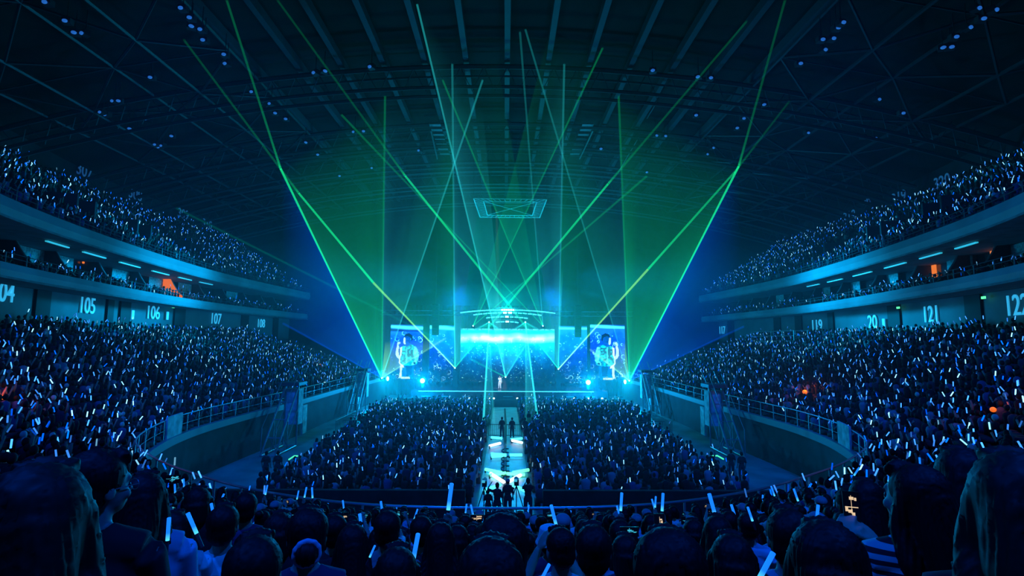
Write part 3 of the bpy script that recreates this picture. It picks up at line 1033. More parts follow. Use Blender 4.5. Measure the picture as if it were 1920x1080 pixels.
def sheet(src, e0, e1, col, p0, p1, parent=None, n=24, m=10, edge=1.0, thick=.03):
    """flat fan of scanned light between two beams, brighter beside its edges, falling off with distance"""
    src = Vector(src); e0 = Vector(e0); e1 = Vector(e1)
    nn = (e0 - src).cross(e1 - src).normalized() * thick
    g_ = np.random.default_rng(int(abs(src.x * 100 + e0.x * 10)) + 3)
    wob = 1 + .25 * (g_.random(m + 1) - .5)
    vs = []; pw = []; fs = []
    for i in range(n + 1):
        u = (i / n)
        for k in range(m + 1):
            v = k / m
            p = src.lerp(e0.lerp(e1, v), max(u, .004))
            vs.append(p)
            fall = p0 / (1 + (p0 / p1 - 1) * u ** .8)
            ed = 1 + edge * (math.exp(-v * 6) + .45 * math.exp(-(1 - v) * 6))
            pw.append(2.3 * fall * ed * wob[k] * (1 - u ** 3))
    for i in range(n):
        for k in range(m):
            a = i * (m + 1) + k
            fs.append((a, a + 1, a + m + 2, a + m + 1))
    me = bpy.data.meshes.new('light_sheet'); me.from_pydata(vs, [], fs)
    set_power(me, pw)
    return mesh_obj('light_sheet', me, LM[col], parent)


def E(x, y, Y):
    d = ray(x, y)
    if d.z > .1:
        Y = min(Y, (zr(d.x * Y) - 5.0 - CAM.z) / d.z)       # the beams end under the roof steel
    return CAM + d * Y


LAS = {
    'AL': ('the west end of the stage', [('g', (526, 316), 60, 2.6, .75), ('g', (722, 180), 52, 1.1, .10), ('c', (905, 150), 50, 1.0, .22), ('y', (836, 634), 71, .6, .2), ('b', (530, 606), 60, .8, .2)],
           [((526, 316), 60, (722, 180), 52, 'g', .36, .035), ((722, 180), 52, (905, 150), 50, 'c', .17, .018), ((526, 316), 60, (530, 606), 60, 'b', .34, .06), ((722, 640), 70, (836, 634), 71, 'y', .16, .08)]),
    'AR': ('the east end of the stage', [('g', (1385, 312), 60, 2.6, .75), ('g', (1160, 180), 52, 1.1, .10), ('c', (985, 55), 48, .8, .12), ('y', (1106, 655), 71, .6, .3), ('b', (1395, 612), 60, .8, .2)],
           [((1385, 312), 60, (1160, 180), 52, 'g', .36, .035), ((1160, 180), 52, (985, 55), 48, 'c', .12, .012), ((1385, 312), 60, (1395, 612), 60, 'b', .34, .06), ((1172, 640), 70, (1106, 655), 71, 'y', .14, .08)]),
    'BL': ('the black column west of the centre wall', [('y', (700, 530), 66, 1.4, .7), ('c', (848, 120), 48, 1.0, .16), ('g', (953, 570), 62, .45, .35)],
           [((700, 530), 66, (848, 200), 52, 'g', .13, .035), ((848, 120), 48, (905, 330), 56, 'c', .12, .03), ((905, 330), 56, (1140, 345), 56, 't', .07, .035), ((848, 500), 71, (930, 595), 71, 'c', .20, .06)]),
    'BR': ('the black column east of the centre wall', [('y', (1215, 505), 66, 1.4, .7), ('c', (1058, 120), 48, 1.0, .16), ('g', (953, 570), 62, .45, .35)],
           [((1215, 505), 66, (1058, 200), 52, 'g', .12, .03), ((1058, 120), 48, (985, 330), 56, 'c', .12, .03), ((985, 330), 56, (760, 330), 56, 't', .07, .035), ((1056, 500), 71, (968, 595), 71, 'c', .20, .06)]),
    'C': ('the stage centre behind the singer', [('c', (782, 8), 44, 1.6, .30), ('c', (1000, 625), 66, .9, .3), ('g', (880, 672), 60, .5, .2)],
          [((905, 520), 69, (1000, 625), 66, 'c', .16, .10), ((782, 8), 44, (905, 200), 50, 'c', .10, .03)]),
    'EL': ('the lamp arcs, west of centre', [('g', (1130, 90), 50, .5, .12), ('g', (1213, 330), 58, .3, .12)], [((1030, 60), 50, (1130, 90), 50, 'g', .06, .012)]),
    'ER': ('the lamp arcs, east of centre', [('g', (830, 150), 50, .5, .12), ('g', (640, 215), 56, .3, .10), ('c', (975, 60), 46, .4, .1)], [((830, 150), 50, (930, 100), 50, 'g', .06, .012)]),
    'DL': ('the stage truss, west of the centre line', [('c', (905, 812), 46, 1.3, 1.0), ('c', (928, 812), 46, .4, .1), ('c', (935, 617), 64, .8, .4), ('c', (893, 617), 64, .5, .3)], [((905, 812), 46, (928, 812), 46, 'c', .20, .09), ((893, 617), 64, (935, 617), 64, 't', .3, .2)]),
    'DR': ('the stage truss, east of the centre line', [('c', (1011, 810), 46, 1.3, 1.0), ('c', (986, 810), 46, .4, .1), ('c', (965, 617), 64, .8, .4), ('c', (1008, 617), 64, .5, .3)], [((986, 810), 46, (1011, 810), 46, 'c', .20, .09), ((965, 617), 64, (1008, 617), 64, 't', .3, .2)]),
}
# long upper runs of the beams that start at the two black columns and cross the hall
EXTRA = {'BL': [('g', (560, 362), 60, .9, .7, (700, 530), 66), ('g', (345, 75), 50, .45, .06, (560, 362), 60), ('g', (1140, 345), 56, .5, .7, (953, 570), 62), ('g', (1400, 40), 46, .6, .06, (1140, 345), 56)],
         'BR': [('g', (1378, 322), 60, .8, .4, (1215, 505), 66), ('g', (1480, 190), 55, .3, .04, (1378, 322), 60), ('g', (760, 330), 56, .5, .7, (953, 570), 62), ('g', (520, 0), 46, .6, .05, (760, 330), 56)],
         'AL': [('g', (425, 0), 46, .7, .10, (526, 316), 60), ('t', (330, 390), 52, .22, .1, (845, 648), 70)],
         'AR': [('g', (1472, 0), 46, .6, .06, (1385, 312), 60)]}
EXS = {'BL': [((560, 362), 60, (850, 300), 56, 'g', .03, .02)],
       'AL': [((526, 316), 60, (425, 0), 46, (760, -40), 52, 'g', .05, .012)],
       'AR': [((1385, 312), 60, (1472, 0), 46, (1160, 180), 52, 'g', .05, .01)]}
for k, (where, beams, sheets) in LAS.items():
    s = SRC[k]
    r = empty('laser_projector', s, 0, 'laser projector at ' + where, 'laser')
    MB().box((0, .35, -.15), (.5, .6, .35)).build('housing', M['black'], r)
    MB().ball((0, 0, 0), (.09, .08, .09), 8, 6).build('lens', M['white'], r)
    for (c, pxy, Y, a, b) in beams:
        beam((0, 0, 0), E(*pxy, Y) - s, c, a * .8, b * .4, .07, max(.06, E(*pxy, Y).y * .0022), r)
    for (p0_, Y0, p1_, Y1, c, a, b) in sheets:
        sheet((0, 0, 0), E(*p0_, Y0) - s, E(*p1_, Y1) - s, c, a, b, r)
    for (c, pxy, Y, a, b, q, QY) in EXTRA.get(k, []):
        beam(E(*q, QY) - s, E(*pxy, Y) - s, c, a * .42, b * .35, E(*q, QY).y * .0022, max(.06, E(*pxy, Y).y * .002), r)
# low rectangular support under the two floating source positions
for k in ('BL', 'BR', 'C'):
    s = SRC[k]
    o = MB().box((s.x, s.y + .3, (s.z - .35 + 1.8) / 2), (.6, .5, s.z - .35 - 1.8)).build('laser_plinth', M['black'])
    tag(o, 'black plinth under the laser at ' + LAS[k][0], 'plinth')
# ------------------------------------------------------------------ roof steel
def arch_tube(mb, y, z0, r, x0=-44, x1=44, n=22, m=5):
    mb.tube([(x0 + (x1 - x0) * i / n, y, z0 + zr(x0 + (x1 - x0) * i / n) - 33.0) for i in range(n + 1)], r, m)


for j, y in enumerate((41.5, 53.0, 60.0, 68.5, 78.0)):
    r = empty('roof_truss', (0, 0, 0), 0, 'arched roof truss crossing the hall, %s of five from the camera' % ('first', 'second', 'third', 'fourth', 'fifth')[j], 'roof truss')
    g = MB()
    arch_tube(g, y, 31.4, .22); arch_tube(g, y, 29.6, .16); arch_tube(g, y + 1.6, 29.6, .16); arch_tube(g, y + 1.6, 31.4, .1)
    g.build('chord', M['roofsteel'], r)
    g = MB()
    for i in range(44):
        x = -44 + i * 2
        za = zr(x) - 33
        zb = zr(x + 1) - 33
        g.tube([(x, y, 31.4 + za), (x + 1, y + .8, 29.6 + zb), (x + 2, y, 31.4 + za)], .05, 4)
    g.build('web_member', M['roofsteel'], r)['kind'] = 'stuff'
for i in range(13):
    x = -21 + i * 3.5
    z = zr(x) - .9
    r = MB().box((x, 52, z), (.45, 60, .7)).build('roof_beam', M['roofsteel'], kind='structure')
# catwalks with slatted lit boards
for s in (-1, 1):
    nm = 'west' if s < 0 else 'east'
    a = at(823 if s < 0 else 1090, 262, 50)
    r = empty('catwalk', (0, 0, 0), 0, 'roof catwalk with ladder-like slats, %s of the centre' % nm, 'catwalk')
    g = MB()
    for k in range(7):
        p = at(816 + k * 3 if s < 0 else 1102 - k * 4, 234 + k * 9, 48 + k * 1.6)
        MB().box(tuple(p), (1.1, .5, .12)).build('slat', M['alu'], r)
    A = at(808 if s < 0 else 1112, 245, 48); B = at(820 if s < 0 else 1087, 298, 58)
    MB().tube([A, B], .08, 5).build('side_rail', M['alu'], r)
    for (x0, x1, y, q) in (((762, 812, 186, 0), (824, 868, 186, 1)) if s < 0 else ((1098, 1150, 188, 0), (1036, 1078, 186, 1))):
        a = at(x0, y, 52); b = at(x1, y, 52)
        o = MB().box(((a.x + b.x) / 2, 52, a.z), (b.x - a.x, .8, .5)).build('roof_duct', M['steel'])
        tag(o, 'flat grey duct box under the roof %s of centre, %s of the pair' % (nm, ('outer', 'inner')[q]), 'duct')
    a = at(1257 if s > 0 else 665, 148, 46); b = at(1213 if s > 0 else 700, 222, 52)
    o = MB().tube([a, b], .07, 6).build('roof_pipe', M['alu']); tag(o, 'slanting pale pipe under the %s side of the roof' % nm, 'pipe')
a = at(1195, 262, 54); b = at(1160, 322, 60)
o = MB().tube([a, b], .05, 6).build('roof_pipe', M['alu']); tag(o, 'thin bright pipe beside the east catwalk', 'pipe')
# slanted lattice under the roof edges
for s, nm in ((-1, 'west'), (1, 'east')):
    nodes = {}
    for i in range(5):
        for j in range(8):
            x = s * (21 + i * 4.3); y = 22 + j * 7.5
            nodes[i, j] = Vector((x, y + (i % 2) * 3.7, zr(x) - 1.6 - .9 * (i % 2)))
    r = empty('space_truss', (0, 0, 0), 0, 'dark triangulated lattice of steel tubes under the %s roof edge' % nm, 'roof truss')
    g = MB(); h_ = MB()
    for (i, j), p in nodes.items():
        if (i + 1, j) in nodes: g.tube([p, nodes[i + 1, j]], .10, 5)
        if (i, j + 1) in nodes: h_.tube([p, nodes[i, j + 1]], .13, 5)
        q = (i + 1, j + (1 if i % 2 else -1))
        if q in nodes: g.tube([p, nodes[q]], .11, 5)
        if (i, j) in nodes and (i + 2, j) in nodes and i % 2 == 0: h_.tube([p, nodes[i + 2, j]], .07, 5)
    g.build('diagonal_tube', M['steel'], r)['kind'] = 'stuff'
    h_.build('purlin_tube', M['steel'], r)['kind'] = 'stuff'
# the empty hanging frame in the middle of the hall
r = empty('hanging_frame', (0, 0, 0), 0, 'rectangular open truss frame with crossed wires hanging over the hall centre', 'frame')
co = [at(888, 372, 58), at(1025, 374, 58), at(1015, 408, 66), at(897, 407, 66)]
zc = sum(c.z for c in co) / 4
fr_ = [Vector((c.x, c.y, zc)) for c in (atz(888, 372, zc), atz(1025, 374, zc), atz(1012, 408, zc), atz(900, 407, zc))]
cc = sum(fr_, Vector()) / 4
inn_ = [cc + (c - cc) * .74 for c in fr_]
g = MB()
for L in (fr_, inn_):
    for i in range(4): g.tube([L[i], L[(i + 1) % 4]], .07, 5)
for i in range(4):
    for k in range(12):
        u = k / 12
        g.tube([fr_[i].lerp(fr_[(i + 1) % 4], u), inn_[i].lerp(inn_[(i + 1) % 4], u)], .03, 4)
g.build('truss_ring', M['framelight'], r)
MB().tube([inn_[0], inn_[2]], .035, 4).build('cross_wire', M['framelight'], r)
MB().tube([inn_[1], inn_[3]], .035, 4).build('cross_wire', M['framelight'], r)
for c in fr_:
    MB().tube([c, (c.x, c.y, zr(c.x))], .02, 4).build('hanger', M['steel'], r)
# lamps hung under the roof
RL = [(341, 14), (357, 32), (359, 48), (377, 54), (382, 74), (421, 101), (424, 118), (87, 3), (124, 38), (140, 60), (157, 61), (473, 171), (507, 193), (516, 211), (536, 222), (590, 135), (609, 132),
      (573, 266), (596, 289), (637, 329), (695, 124), (664, 246), (682, 245), (786, 281), (698, 314), (1224, 131), (1309, 143), (1332, 145), (1500, 118), (1545, 92), (1541, 73), (1561, 71), (1570, 51), (1579, 41),
      (1394, 221), (1382, 239), (1336, 276), (1325, 288), (1230, 253), (1247, 254), (1127, 278), (1213, 322), (1305, 215), (1433, 195), (1514, 248), (1791, 68), (1816, 50), (1842, 34), (1864, 17), (1832, 14), (1768, 88), (1783, 87),
      (1646, 185), (1692, 211), (1640, 258), (1620, 256), (213, 188), (283, 144), (223, 188), (199, 214), (190, 209), (275, 222), (243, 240), (322, 254), (299, 275), (292, 270), (304, 272)]
lampproto = None
for x, y in RL:
    v = (540 - y) / 960
    d = ray(x, y)
    Y = min(70, max(20, 20.0 / d.z))
    # keep below the arched roof
    for _ in range(40):
        p = CAM + d * Y
        if p.z > zr(p.x) - 2.6: Y *= .97
        else: break
    if lampproto is None:
        r = empty('roof_lamp', p)
        MB().ball((0, -.12, -.1), (.16, .1, .11), 8, 6).build('lens', M['lens'], r)
        MB().box((0, .12, .0), (.5, .35, .36)).build('housing', M['steel'], r)
        MB().tube([(0, .1, .18), (0, .1, 1.6)], .03, 5).build('hanger', M['steel'], r)
        lampproto = r
    else:
        r = lampproto.copy(); COL.objects.link(r); r.location = p
        for ch in list(lampproto.children):
            c = ch.copy(); COL.objects.link(c); c.parent = r
    r.rotation_euler = (0, 0, rnd.uniform(-.6, .6))
    zone = 'over the west seats' if x < 560 else ('over the east seats' if x > 1360 else 'over the middle of the hall')
    tag(r, 'small bluish floodlight under the roof %s, %s' % (zone, 'close overhead' if y < 100 else 'midway' if y < 200 else 'low toward the stage'), 'lamp', 'roof floodlights ' + zone)
# ------------------------------------------------------------------ people
def remesh(mb, voxel, smooth=3, name='m'):
    me = bpy.data.meshes.new(name + '_src')
    me.from_pydata(mb.v, [], mb.f)
    o = bpy.data.objects.new('tmp', me)
    COL.objects.link(o)
    md = o.modifiers.new('r', 'REMESH'); md.mode = 'VOXEL'; md.voxel_size = voxel; md.use_smooth_shade = True
    if smooth:
        s = o.modifiers.new('s', 'SMOOTH'); s.factor = .5; s.iterations = smooth
    dg = bpy.context.evaluated_depsgraph_get()
    out = bpy.data.meshes.new_from_object(o.evaluated_get(dg))
    out.name = name
    bpy.data.objects.remove(o); bpy.data.meshes.remove(me)
    out.polygons.foreach_set('use_smooth', [True] * len(out.polygons))
    out.materials.clear()
    return out


V = Vector


def ik(S, T, L1, L2, hint):
    d = T - S
    L = min(d.length, (L1 + L2) * .995)
    d = d.normalized()
    T2 = S + d * L
    a = (L1 * L1 - L2 * L2 + L * L) / (2 * L)
    h = math.sqrt(max(0, L1 * L1 - a * a))
    hp = (hint - d * hint.dot(d)).normalized()
    return S + d * a + hp * h, T2


def hand(mb, wrist, fdir, axis=None, sgn=1):
    """palm, four fingers and a thumb; axis = direction of a held stick, else relaxed"""
    f = fdir.normalized()
    if axis is None:
        side_ = f.cross(V((0, 0, 1)))
        if side_.length < .1: side_ = V((1, 0, 0))
        side_.normalize(); dn = side_.cross(f).normalized() * -1
        palm = wrist + f * .045
        for o_ in (-.026, -.009, .009, .026):
            mb.tube([wrist + side_ * o_ * .4, palm + side_ * o_, palm + f * .035 + side_ * o_], [.014, .014, .012], 6)
        for o_, L in zip((-.027, -.009, .009, .027), (.052, .068, .074, .064)):
            k = palm + f * .04 + side_ * o_
            mb.tube([k, k + f * L * .5 + dn * .008, k + f * L * .85 + dn * .03], [.0095, .009, .0075], 6)
        t = wrist + f * .02 + side_ * .03 * sgn
        mb.tube([t, t + side_ * .025 * sgn + f * .025, t + side_ * .03 * sgn + f * .055 + dn * .01], [.012, .011, .009], 6)
        return palm
    ax = axis.normalized()
    s = ax.cross(f)
    if s.length < .2: s = ax.cross(V((0, 1, 0)))
    s.normalize(); fr = s.cross(ax).normalized()
    if fr.dot(f) < 0: fr = -fr; s = -s
    c = wrist + f * .065                       # centre of the grip
    for o_ in (-.03, -.01, .01, .03):          # palm behind the stick
        mb.tube([wrist, c - fr * .03 + ax * o_ + s * .018 * sgn], [.02, .014], 6)
    for q, o_ in enumerate((-.034, -.012, .011, .033)):
        pts = []
        for k in range(6):
            a = R(-150 + k * 48 - (8 if q in (0, 3) else 0))
            rr = .029
            pts.append(c + ax * o_ + (fr * math.cos(a) * rr + s * math.sin(a) * rr * -sgn))
        mb.tube(pts, [.0105, .0105, .01, .0095, .009, .008], 6)
    th = [c - fr * .03 + ax * .03 + s * .02 * sgn, c + ax * .05 - fr * .012 + s * .032 * sgn, c + ax * .055 + fr * .014 + s * .026 * sgn]
    mb.tube(th, [.0125, .0115, .009], 6)
    return c


def head_rot(yaw, pitch, piv):
    return Matrix.Translation(piv) @ Matrix.Rotation(R(yaw), 4, 'Z') @ Matrix.Rotation(R(pitch), 4, 'X') @ Matrix.Translation(-piv)


def xf(mb, m):
    mb.v = [tuple(m @ Vector(v)) for v in mb.v]
    return mb


def build_body(dz=0.0, sit=True, rh=None, lh=None, rstick=None, lstick=None, yaw=0, pitch=0, voxel=.0085, long_sleeve=False, lean=0.0, wide=1.0, legs=None):
    """dz shifts the trunk (0 seated). returns body, shirt, trousers meshes and the grip points"""
    z = dz
    b = MB(); sh = MB(); tr = MB()
    g = .013
    def trunk(m, k):
        m.ball((0, 0, .56 + z), (.155 * wide + k, .12 + k, .13 + k), 16, 10)
        m.ball((0, .005, .74 + z), (.138 * wide + k, .10 + k, .17 + k), 16, 10)
        m.ball((0, 0, .90 + z), (.165 * wide + k, .112 + k, .15 + k), 16, 10)
        m.tube([(-.17 * wide, -.005, .995 + z), (-.08, -.01, 1.02 + z), (.08, -.01, 1.02 + z), (.17 * wide, -.005, .995 + z)], [.055 + k, .062 + k, .062 + k, .055 + k], 10)
        m.tube([(-.13 * wide, -.01, 1.01 + z), (-.04, -.01, 1.07 + z)], [.045 + k, .042 + k * .4], 8)
        m.tube([(.13 * wide, -.01, 1.01 + z), (.04, -.01, 1.07 + z)], [.045 + k, .042 + k * .4], 8)
    trunk(b, 0); trunk(sh, g)
    b.tube([(0, -.005, 1.0 + z), (0, .01, 1.16 + z)], [.06, .054], 12)
    # head
    h = MB()
    h.ball((0, .0, 1.245 + z), (.077, .097, .10), 18, 12)
    h.ball((0, .045, 1.205 + z), (.063, .058, .082), 16, 10)
    h.ball((0, .055, 1.155 + z), (.042, .048, .035), 12, 8)
    h.tube([(0, .098, 1.235 + z), (0, .118, 1.20 + z), (0, .105, 1.19 + z)], [.009, .014, .01], 8)
    h.ball((0, .1, 1.168 + z), (.024, .011, .006), 8, 6); h.ball((0, .099, 1.158 + z), (.021, .011, .006), 8, 6)
    h.tube([(-.045, .083, 1.25 + z), (-.02, .094, 1.255 + z), (.02, .094, 1.255 + z), (.045, .083, 1.25 + z)], .011, 6)
    for s in (-1, 1):
        h.ball((s * .08, -.002, 1.215 + z), (.010, .022, .032), 8, 6)
        h.ball((s * .045, .075, 1.195 + z), (.02, .02, .02), 8, 6)
    hm = head_rot(yaw, pitch, V((0, 0, 1.12 + z)))
    xf(h, hm); b.add(h.v, h.f)
    grips = {}
    for s, T, ax in ((1, rh, rstick), (-1, lh, lstick)):
        S = V((s * .18 * wide, -.005, .99 + z))
        T = V(T) if T is not None else (V((s * .13, .30, .60 + z)) if sit else V((s * .24, .06, .50 + z)))
        hint = V((s * .5, -.3, -1)) if sit or T.z > .8 + z else V((s * .2, -1, 0))
        el, wr = ik(S, T, .275, .245, hint)
        b.tube([S, S.lerp(el, .5), el], [.047, .044, .036], 10)
        b.tube([el, el.lerp(wr, .35), wr], [.036, .037, .024], 10)
        sh.tube([S, S.lerp(el, .5), S.lerp(el, .98 if not long_sleeve else 1.0)], [.062, .060, .058 if not long_sleeve else .05], 10)
        if long_sleeve: sh.tube([el, el.lerp(wr, .92)], [.05, .034], 10)
        fd = (wr - el).normalized()
        if ax is not None:
            grips[s] = hand(b, wr, fd, V(ax), s)
        else:
            hand(b, wr, fd, None, -s)
    for s in (-1, 1):
        if sit:
            hp, kn, an, toe = V((s * .09, .0, .52 + z)), V((s * .12, .42, .50 + z)), V((s * .12, .40, .09)), V((s * .13, .54, .045))
        elif legs:
            hp, kn, an, toe = [V(q) for q in legs[0 if s < 0 else 1]]
        else:
            hp, kn, an, toe = V((s * .09, 0, .53 + z)), V((s * .11, .02, .50)), V((s * .12, -.02, .09)), V((s * .14, .13, .045))
        b.tube([hp, kn], [.08, .055], 10); b.tube([kn, kn.lerp(an, .35), an], [.055, .055, .036], 10); b.tube([an, toe], [.042, .035], 8)
        tr.tube([hp, kn], [.098, .075], 12); tr.tube([kn, an + V((0, 0, .02))], [.075, .058], 12)
        tr.ball(tuple(kn), .073, 10, 7)
    tr.ball((0, 0, .54 + z), (.17 * wide, .135, .12), 14, 9)
    if lean:
        L = head_rot(0, lean, V((0, 0, .5 + z)))
        for m in (b, sh): m.v = [tuple(L @ Vector(v)) if v[2] > .5 + z else v for v in m.v]
    return dict(body=remesh(b, voxel, 2, 'body'), shirt=remesh(sh, .012, 4, 'shirt'), trousers=remesh(tr, .016, 3, 'trousers'), grips=grips, hm=hm, dz=z)


def strands(me, amp, freq, seed=0):
    n = len(me.vertices)
    co = np.empty(n * 3, np.float32); me.vertices.foreach_get('co', co); co = co.reshape(-1, 3)
    no = np.empty(n * 3, np.float32); me.vertices.foreach_get('normal', no); no = no.reshape(-1, 3)
    a = np.arctan2(co[:, 0], -(co[:, 1] + .03))
    d = amp * (np.sin(a * freq + 3 * np.sin(co[:, 2] * 14 + seed)) + .6 * np.sin(a * freq * 2.3 + seed + 5 * np.sin(co[:, 2] * 9)))
    co += no * d[:, None]
    me.vertices.foreach_set('co', co.ravel()); me.update()


def build_hair(kind, dz=0.0, hm=None, voxel=.009, seed=0, k=1.0):
    z = dz
    h = MB()
    h.ball((0, -.018, 1.268 + z), (.092 * k, .100, .094 * k), 18, 12)
    h.ball((0, -.045, 1.215 + z), (.083 * k, .068, .085), 16, 10)
    h.tube([(-.05, .055, 1.325 + z), (0, .07, 1.335 + z), (.05, .055, 1.325 + z)], .028, 8)
    extra = {}
    if kind == 'long':
        h.tube([(0, -.02, 1.31 + z), (0, -.045, 1.25 + z), (0, -.085, 1.12 + z), (0, -.125, 1.0 + z), (0, -.135, .84 + z)], [.05, .084, .086, .08, .05], 14)
        for s in (-1, 1):
            h.tube([(s * .07, -.01, 1.26 + z), (s * .087, .0, 1.14 + z), (s * .10, -.05, 1.03 + z), (s * .075, -.12, .88 + z)], [.03, .034, .04, .03], 10)
    elif kind == 'bob':
        h.tube([(0, -.02, 1.31 + z), (0, -.05, 1.24 + z), (0, -.06, 1.13 + z), (0, -.055, 1.10 + z)], [.05, .088, .084, .06], 14)
        for s in (-1, 1):
            h.tube([(s * .075, 0, 1.27 + z), (s * .088, .02, 1.18 + z), (s * .085, .02, 1.11 + z)], [.03, .034, .026], 10)
    elif kind == 'bun':
        h.ball((0, -.10, 1.34 + z), (.05, .05, .045), 12, 8)
    elif kind == 'low_bun':
        h.ball((0, -.14, 1.20 + z), (.05, .045, .05), 12, 8)
        t = MB(); n = 22
        for i in range(n):
            a0, a1 = 2 * PI * i / n, 2 * PI * (i + 1) / n
            t.tube([(.052 * math.cos(a0), -.125, 1.20 + z + .052 * math.sin(a0)), (.052 * math.cos(a1), -.125, 1.20 + z + .052 * math.sin(a1))], .014 + .003 * (i % 2), 7)
        extra['scrunchie'] = t
    elif kind == 'ponytail':
        h.tube([(0, -.09, 1.30 + z), (0, -.15, 1.28 + z), (0, -.17, 1.15 + z), (0, -.15, .98 + z)], [.03, .034, .036, .014], 10)
    elif kind == 'cap':
        t = MB()
        t.ball((0, -.012, 1.285 + z), (.10, .112, .082), 18, 10)
        t.tube([(-.07, .08, 1.28 + z), (0, .115, 1.275 + z), (.07, .08, 1.28 + z)], .02, 8)
        t.ball((0, .125, 1.268 + z), (.075, .07, .012), 14, 6)
        extra['cap'] = t
    elif kind == 'bucket':
        t = MB()
        t.tube([(0, -.01, 1.215 + z), (0, -.01, 1.27 + z), (0, -.01, 1.35 + z), (0, -.01, 1.365 + z)], [.135, .105, .09, .06], 18)
        extra['hat'] = t
    if hm is not None:
        xf(h, hm)
        for e in extra.values(): xf(e, hm)
    me = remesh(h, voxel, 3, 'hair')
    strands(me, .0022, 34, seed)
    return me, {kk: remesh(e, .009, 2, kk) for kk, e in extra.items()}


SK = mat('skin', (.42, .26, .19), .55)
HM = [mat('hair_black', (.006, .005, .005), .62, spec=.25), mat('hair_brown', (.02, .011, .007), .6, spec=.25)]
SH = {'white': mat('white_cloth', (.72, .73, .75), .85), 'grey': mat('grey_cloth', (.28, .29, .31), .85), 'black': mat('black_cloth', (.02, .02, .024), .85),
      'navy': mat('navy_cloth', (.03, .05, .12), .85), 'pale blue': mat('pale_blue_cloth', (.38, .5, .66), .85), 'striped': None}
ms = mat('striped_cloth', (.6, .6, .62), .85)
nt = ms.node_tree
tc = nt.nodes.new('ShaderNodeTexCoord'); wv = nt.nodes.new('ShaderNodeTexWave'); wv.inputs['Scale'].default_value = 9; wv.bands_direction = 'Z'
rp = nt.nodes.new('ShaderNodeValToRGB'); rp.color_ramp.interpolation = 'CONSTANT'; rp.color_ramp.elements[0].color = (.02, .02, .03, 1); rp.color_ramp.elements[1].color = (.6, .6, .65, 1); rp.color_ramp.elements[1].position = .45
nt.links.new(tc.outputs['Object'], wv.inputs['Vector']); nt.links.new(wv.outputs['Fac'], rp.inputs['Fac']); nt.links.new(rp.outputs['Color'], nt.nodes['Principled BSDF'].inputs['Base Color'])
SH['striped'] = ms
JEAN = mat('dark_trousers', (.03, .035, .05), .9)
EYE = mat('eye', (.03, .03, .03), .2)
GLOW = bpy.data.materials.new('glow_tube')
GLOW.use_nodes = True
nt = GLOW.node_tree
bs = nt.nodes['Principled BSDF']
tcn = nt.nodes.new('ShaderNodeTexCoord'); sp = nt.nodes.new('ShaderNodeSeparateXYZ'); rp = nt.nodes.new('ShaderNodeValToRGB')
rp.color_ramp.elements[0].color = (.10, .80, 1.0, 1); rp.color_ramp.elements[0].position = .0
rp.color_ramp.elements[1].color = (.008, .20, 1.0, 1); rp.color_ramp.elements[1].position = .35
nt.links.new(tcn.outputs['Generated'], sp.inputs[0]); nt.links.new(sp.outputs['Z'], rp.inputs['Fac'])
nt.links.new(rp.outputs['Color'], bs.inputs['Emission Color']); bs.inputs['Emission Strength'].default_value = 1.15
bs.inputs['Base Color'].default_value = (.1, .3, .6, 1)
GLOW.cycles.emission_sampling = 'NONE'
GLOW2 = GLOW.copy(); GLOW2.name = 'glow_tube_near'; GLOW2.cycles.emission_sampling = 'FRONT'
HANDLE = mat('stick_handle', (.05, .06, .08), .4)
PHONE = mat('phone_body', (.01, .01, .012), .3)


def put(name, me, mt, parent):
    o = bpy.data.objects.new(name, me)
    COL.objects.link(o)
    if not me.materials: me.materials.append(mt)
    o.material_slots[0].link = 'OBJECT'
    o.material_slots[0].material = mt
    if parent is not None: o.parent = parent
    return o


# stick parts, local axis z, grip at origin
me_tube = MB().tube([(0, 0, .075), (0, 0, .295), (0, 0, .30)], [.0175, .0185, .014], 14).build('glow_tube', GLOW); TUBE = me_tube.data
me_han = MB().tube([(0, 0, -.065), (0, 0, .06), (0, 0, .078)], [.0145, .0155, .02], 12).build('handle', HANDLE); HAND = me_han.data
for o in (me_tube, me_han): bpy.data.objects.remove(o)


def stick(loc, axis, label, group=None, s=1.0, name='glow_stick'):
    r = empty(name, loc, 0, label, 'glow stick', group)
    r.rotation_mode = 'QUATERNION'
    r.rotation_quaternion = Vector(axis).to_track_quat('Z', 'Y')
    r.scale = (s, s, s)
    o = mesh_obj('glow_tube', TUBE, None, r); mesh_obj('handle', HAND, None, r)
    if group is None:
        o.material_slots[0].link = 'OBJECT'; o.material_slots[0].material = GLOW2
    return r


SCR = [mat('phone_screen_cool', (.1, .1, .1), .3, emit=(.05, .5, .7), es=.9), mat('phone_screen_warm', (.1, .1, .1), .3, emit=(1.0, .7, .4), es=.8)]


def phone(loc, rz, rx, label, wide=True, s=1.0, scr=0, group=None):
    r = empty('phone', loc, rz, label, 'phone', group)
    r.rotation_euler = (rx, 0, rz)
    r.scale = (s, s, s)
    W, H = (.16, .078) if wide else (.078, .16)
    MB().box((0, 0, 0), (W, .009, H)).build('phone_case', PHONE, r)
    MB().box((0, -.006, 0), (W * .92, .002, H * .9)).build('screen', PHONE, r)
    g = MB(); q = random.Random(int(abs(loc[0]) * 1000))
    for k in range(6):
        g.box((q.uniform(-.32, .32) * W, -.0078, q.uniform(-.3, .3) * H), (W * q.uniform(.06, .3), .001, H * q.uniform(.04, .16)))
    g.box((0, -.0076, 0), (W * .8, .001, H * .03)); g.box((0, -.0076, 0), (W * .03, .001, H * .75))
    g.build('lit_picture', SCR[scr], r)
    return r


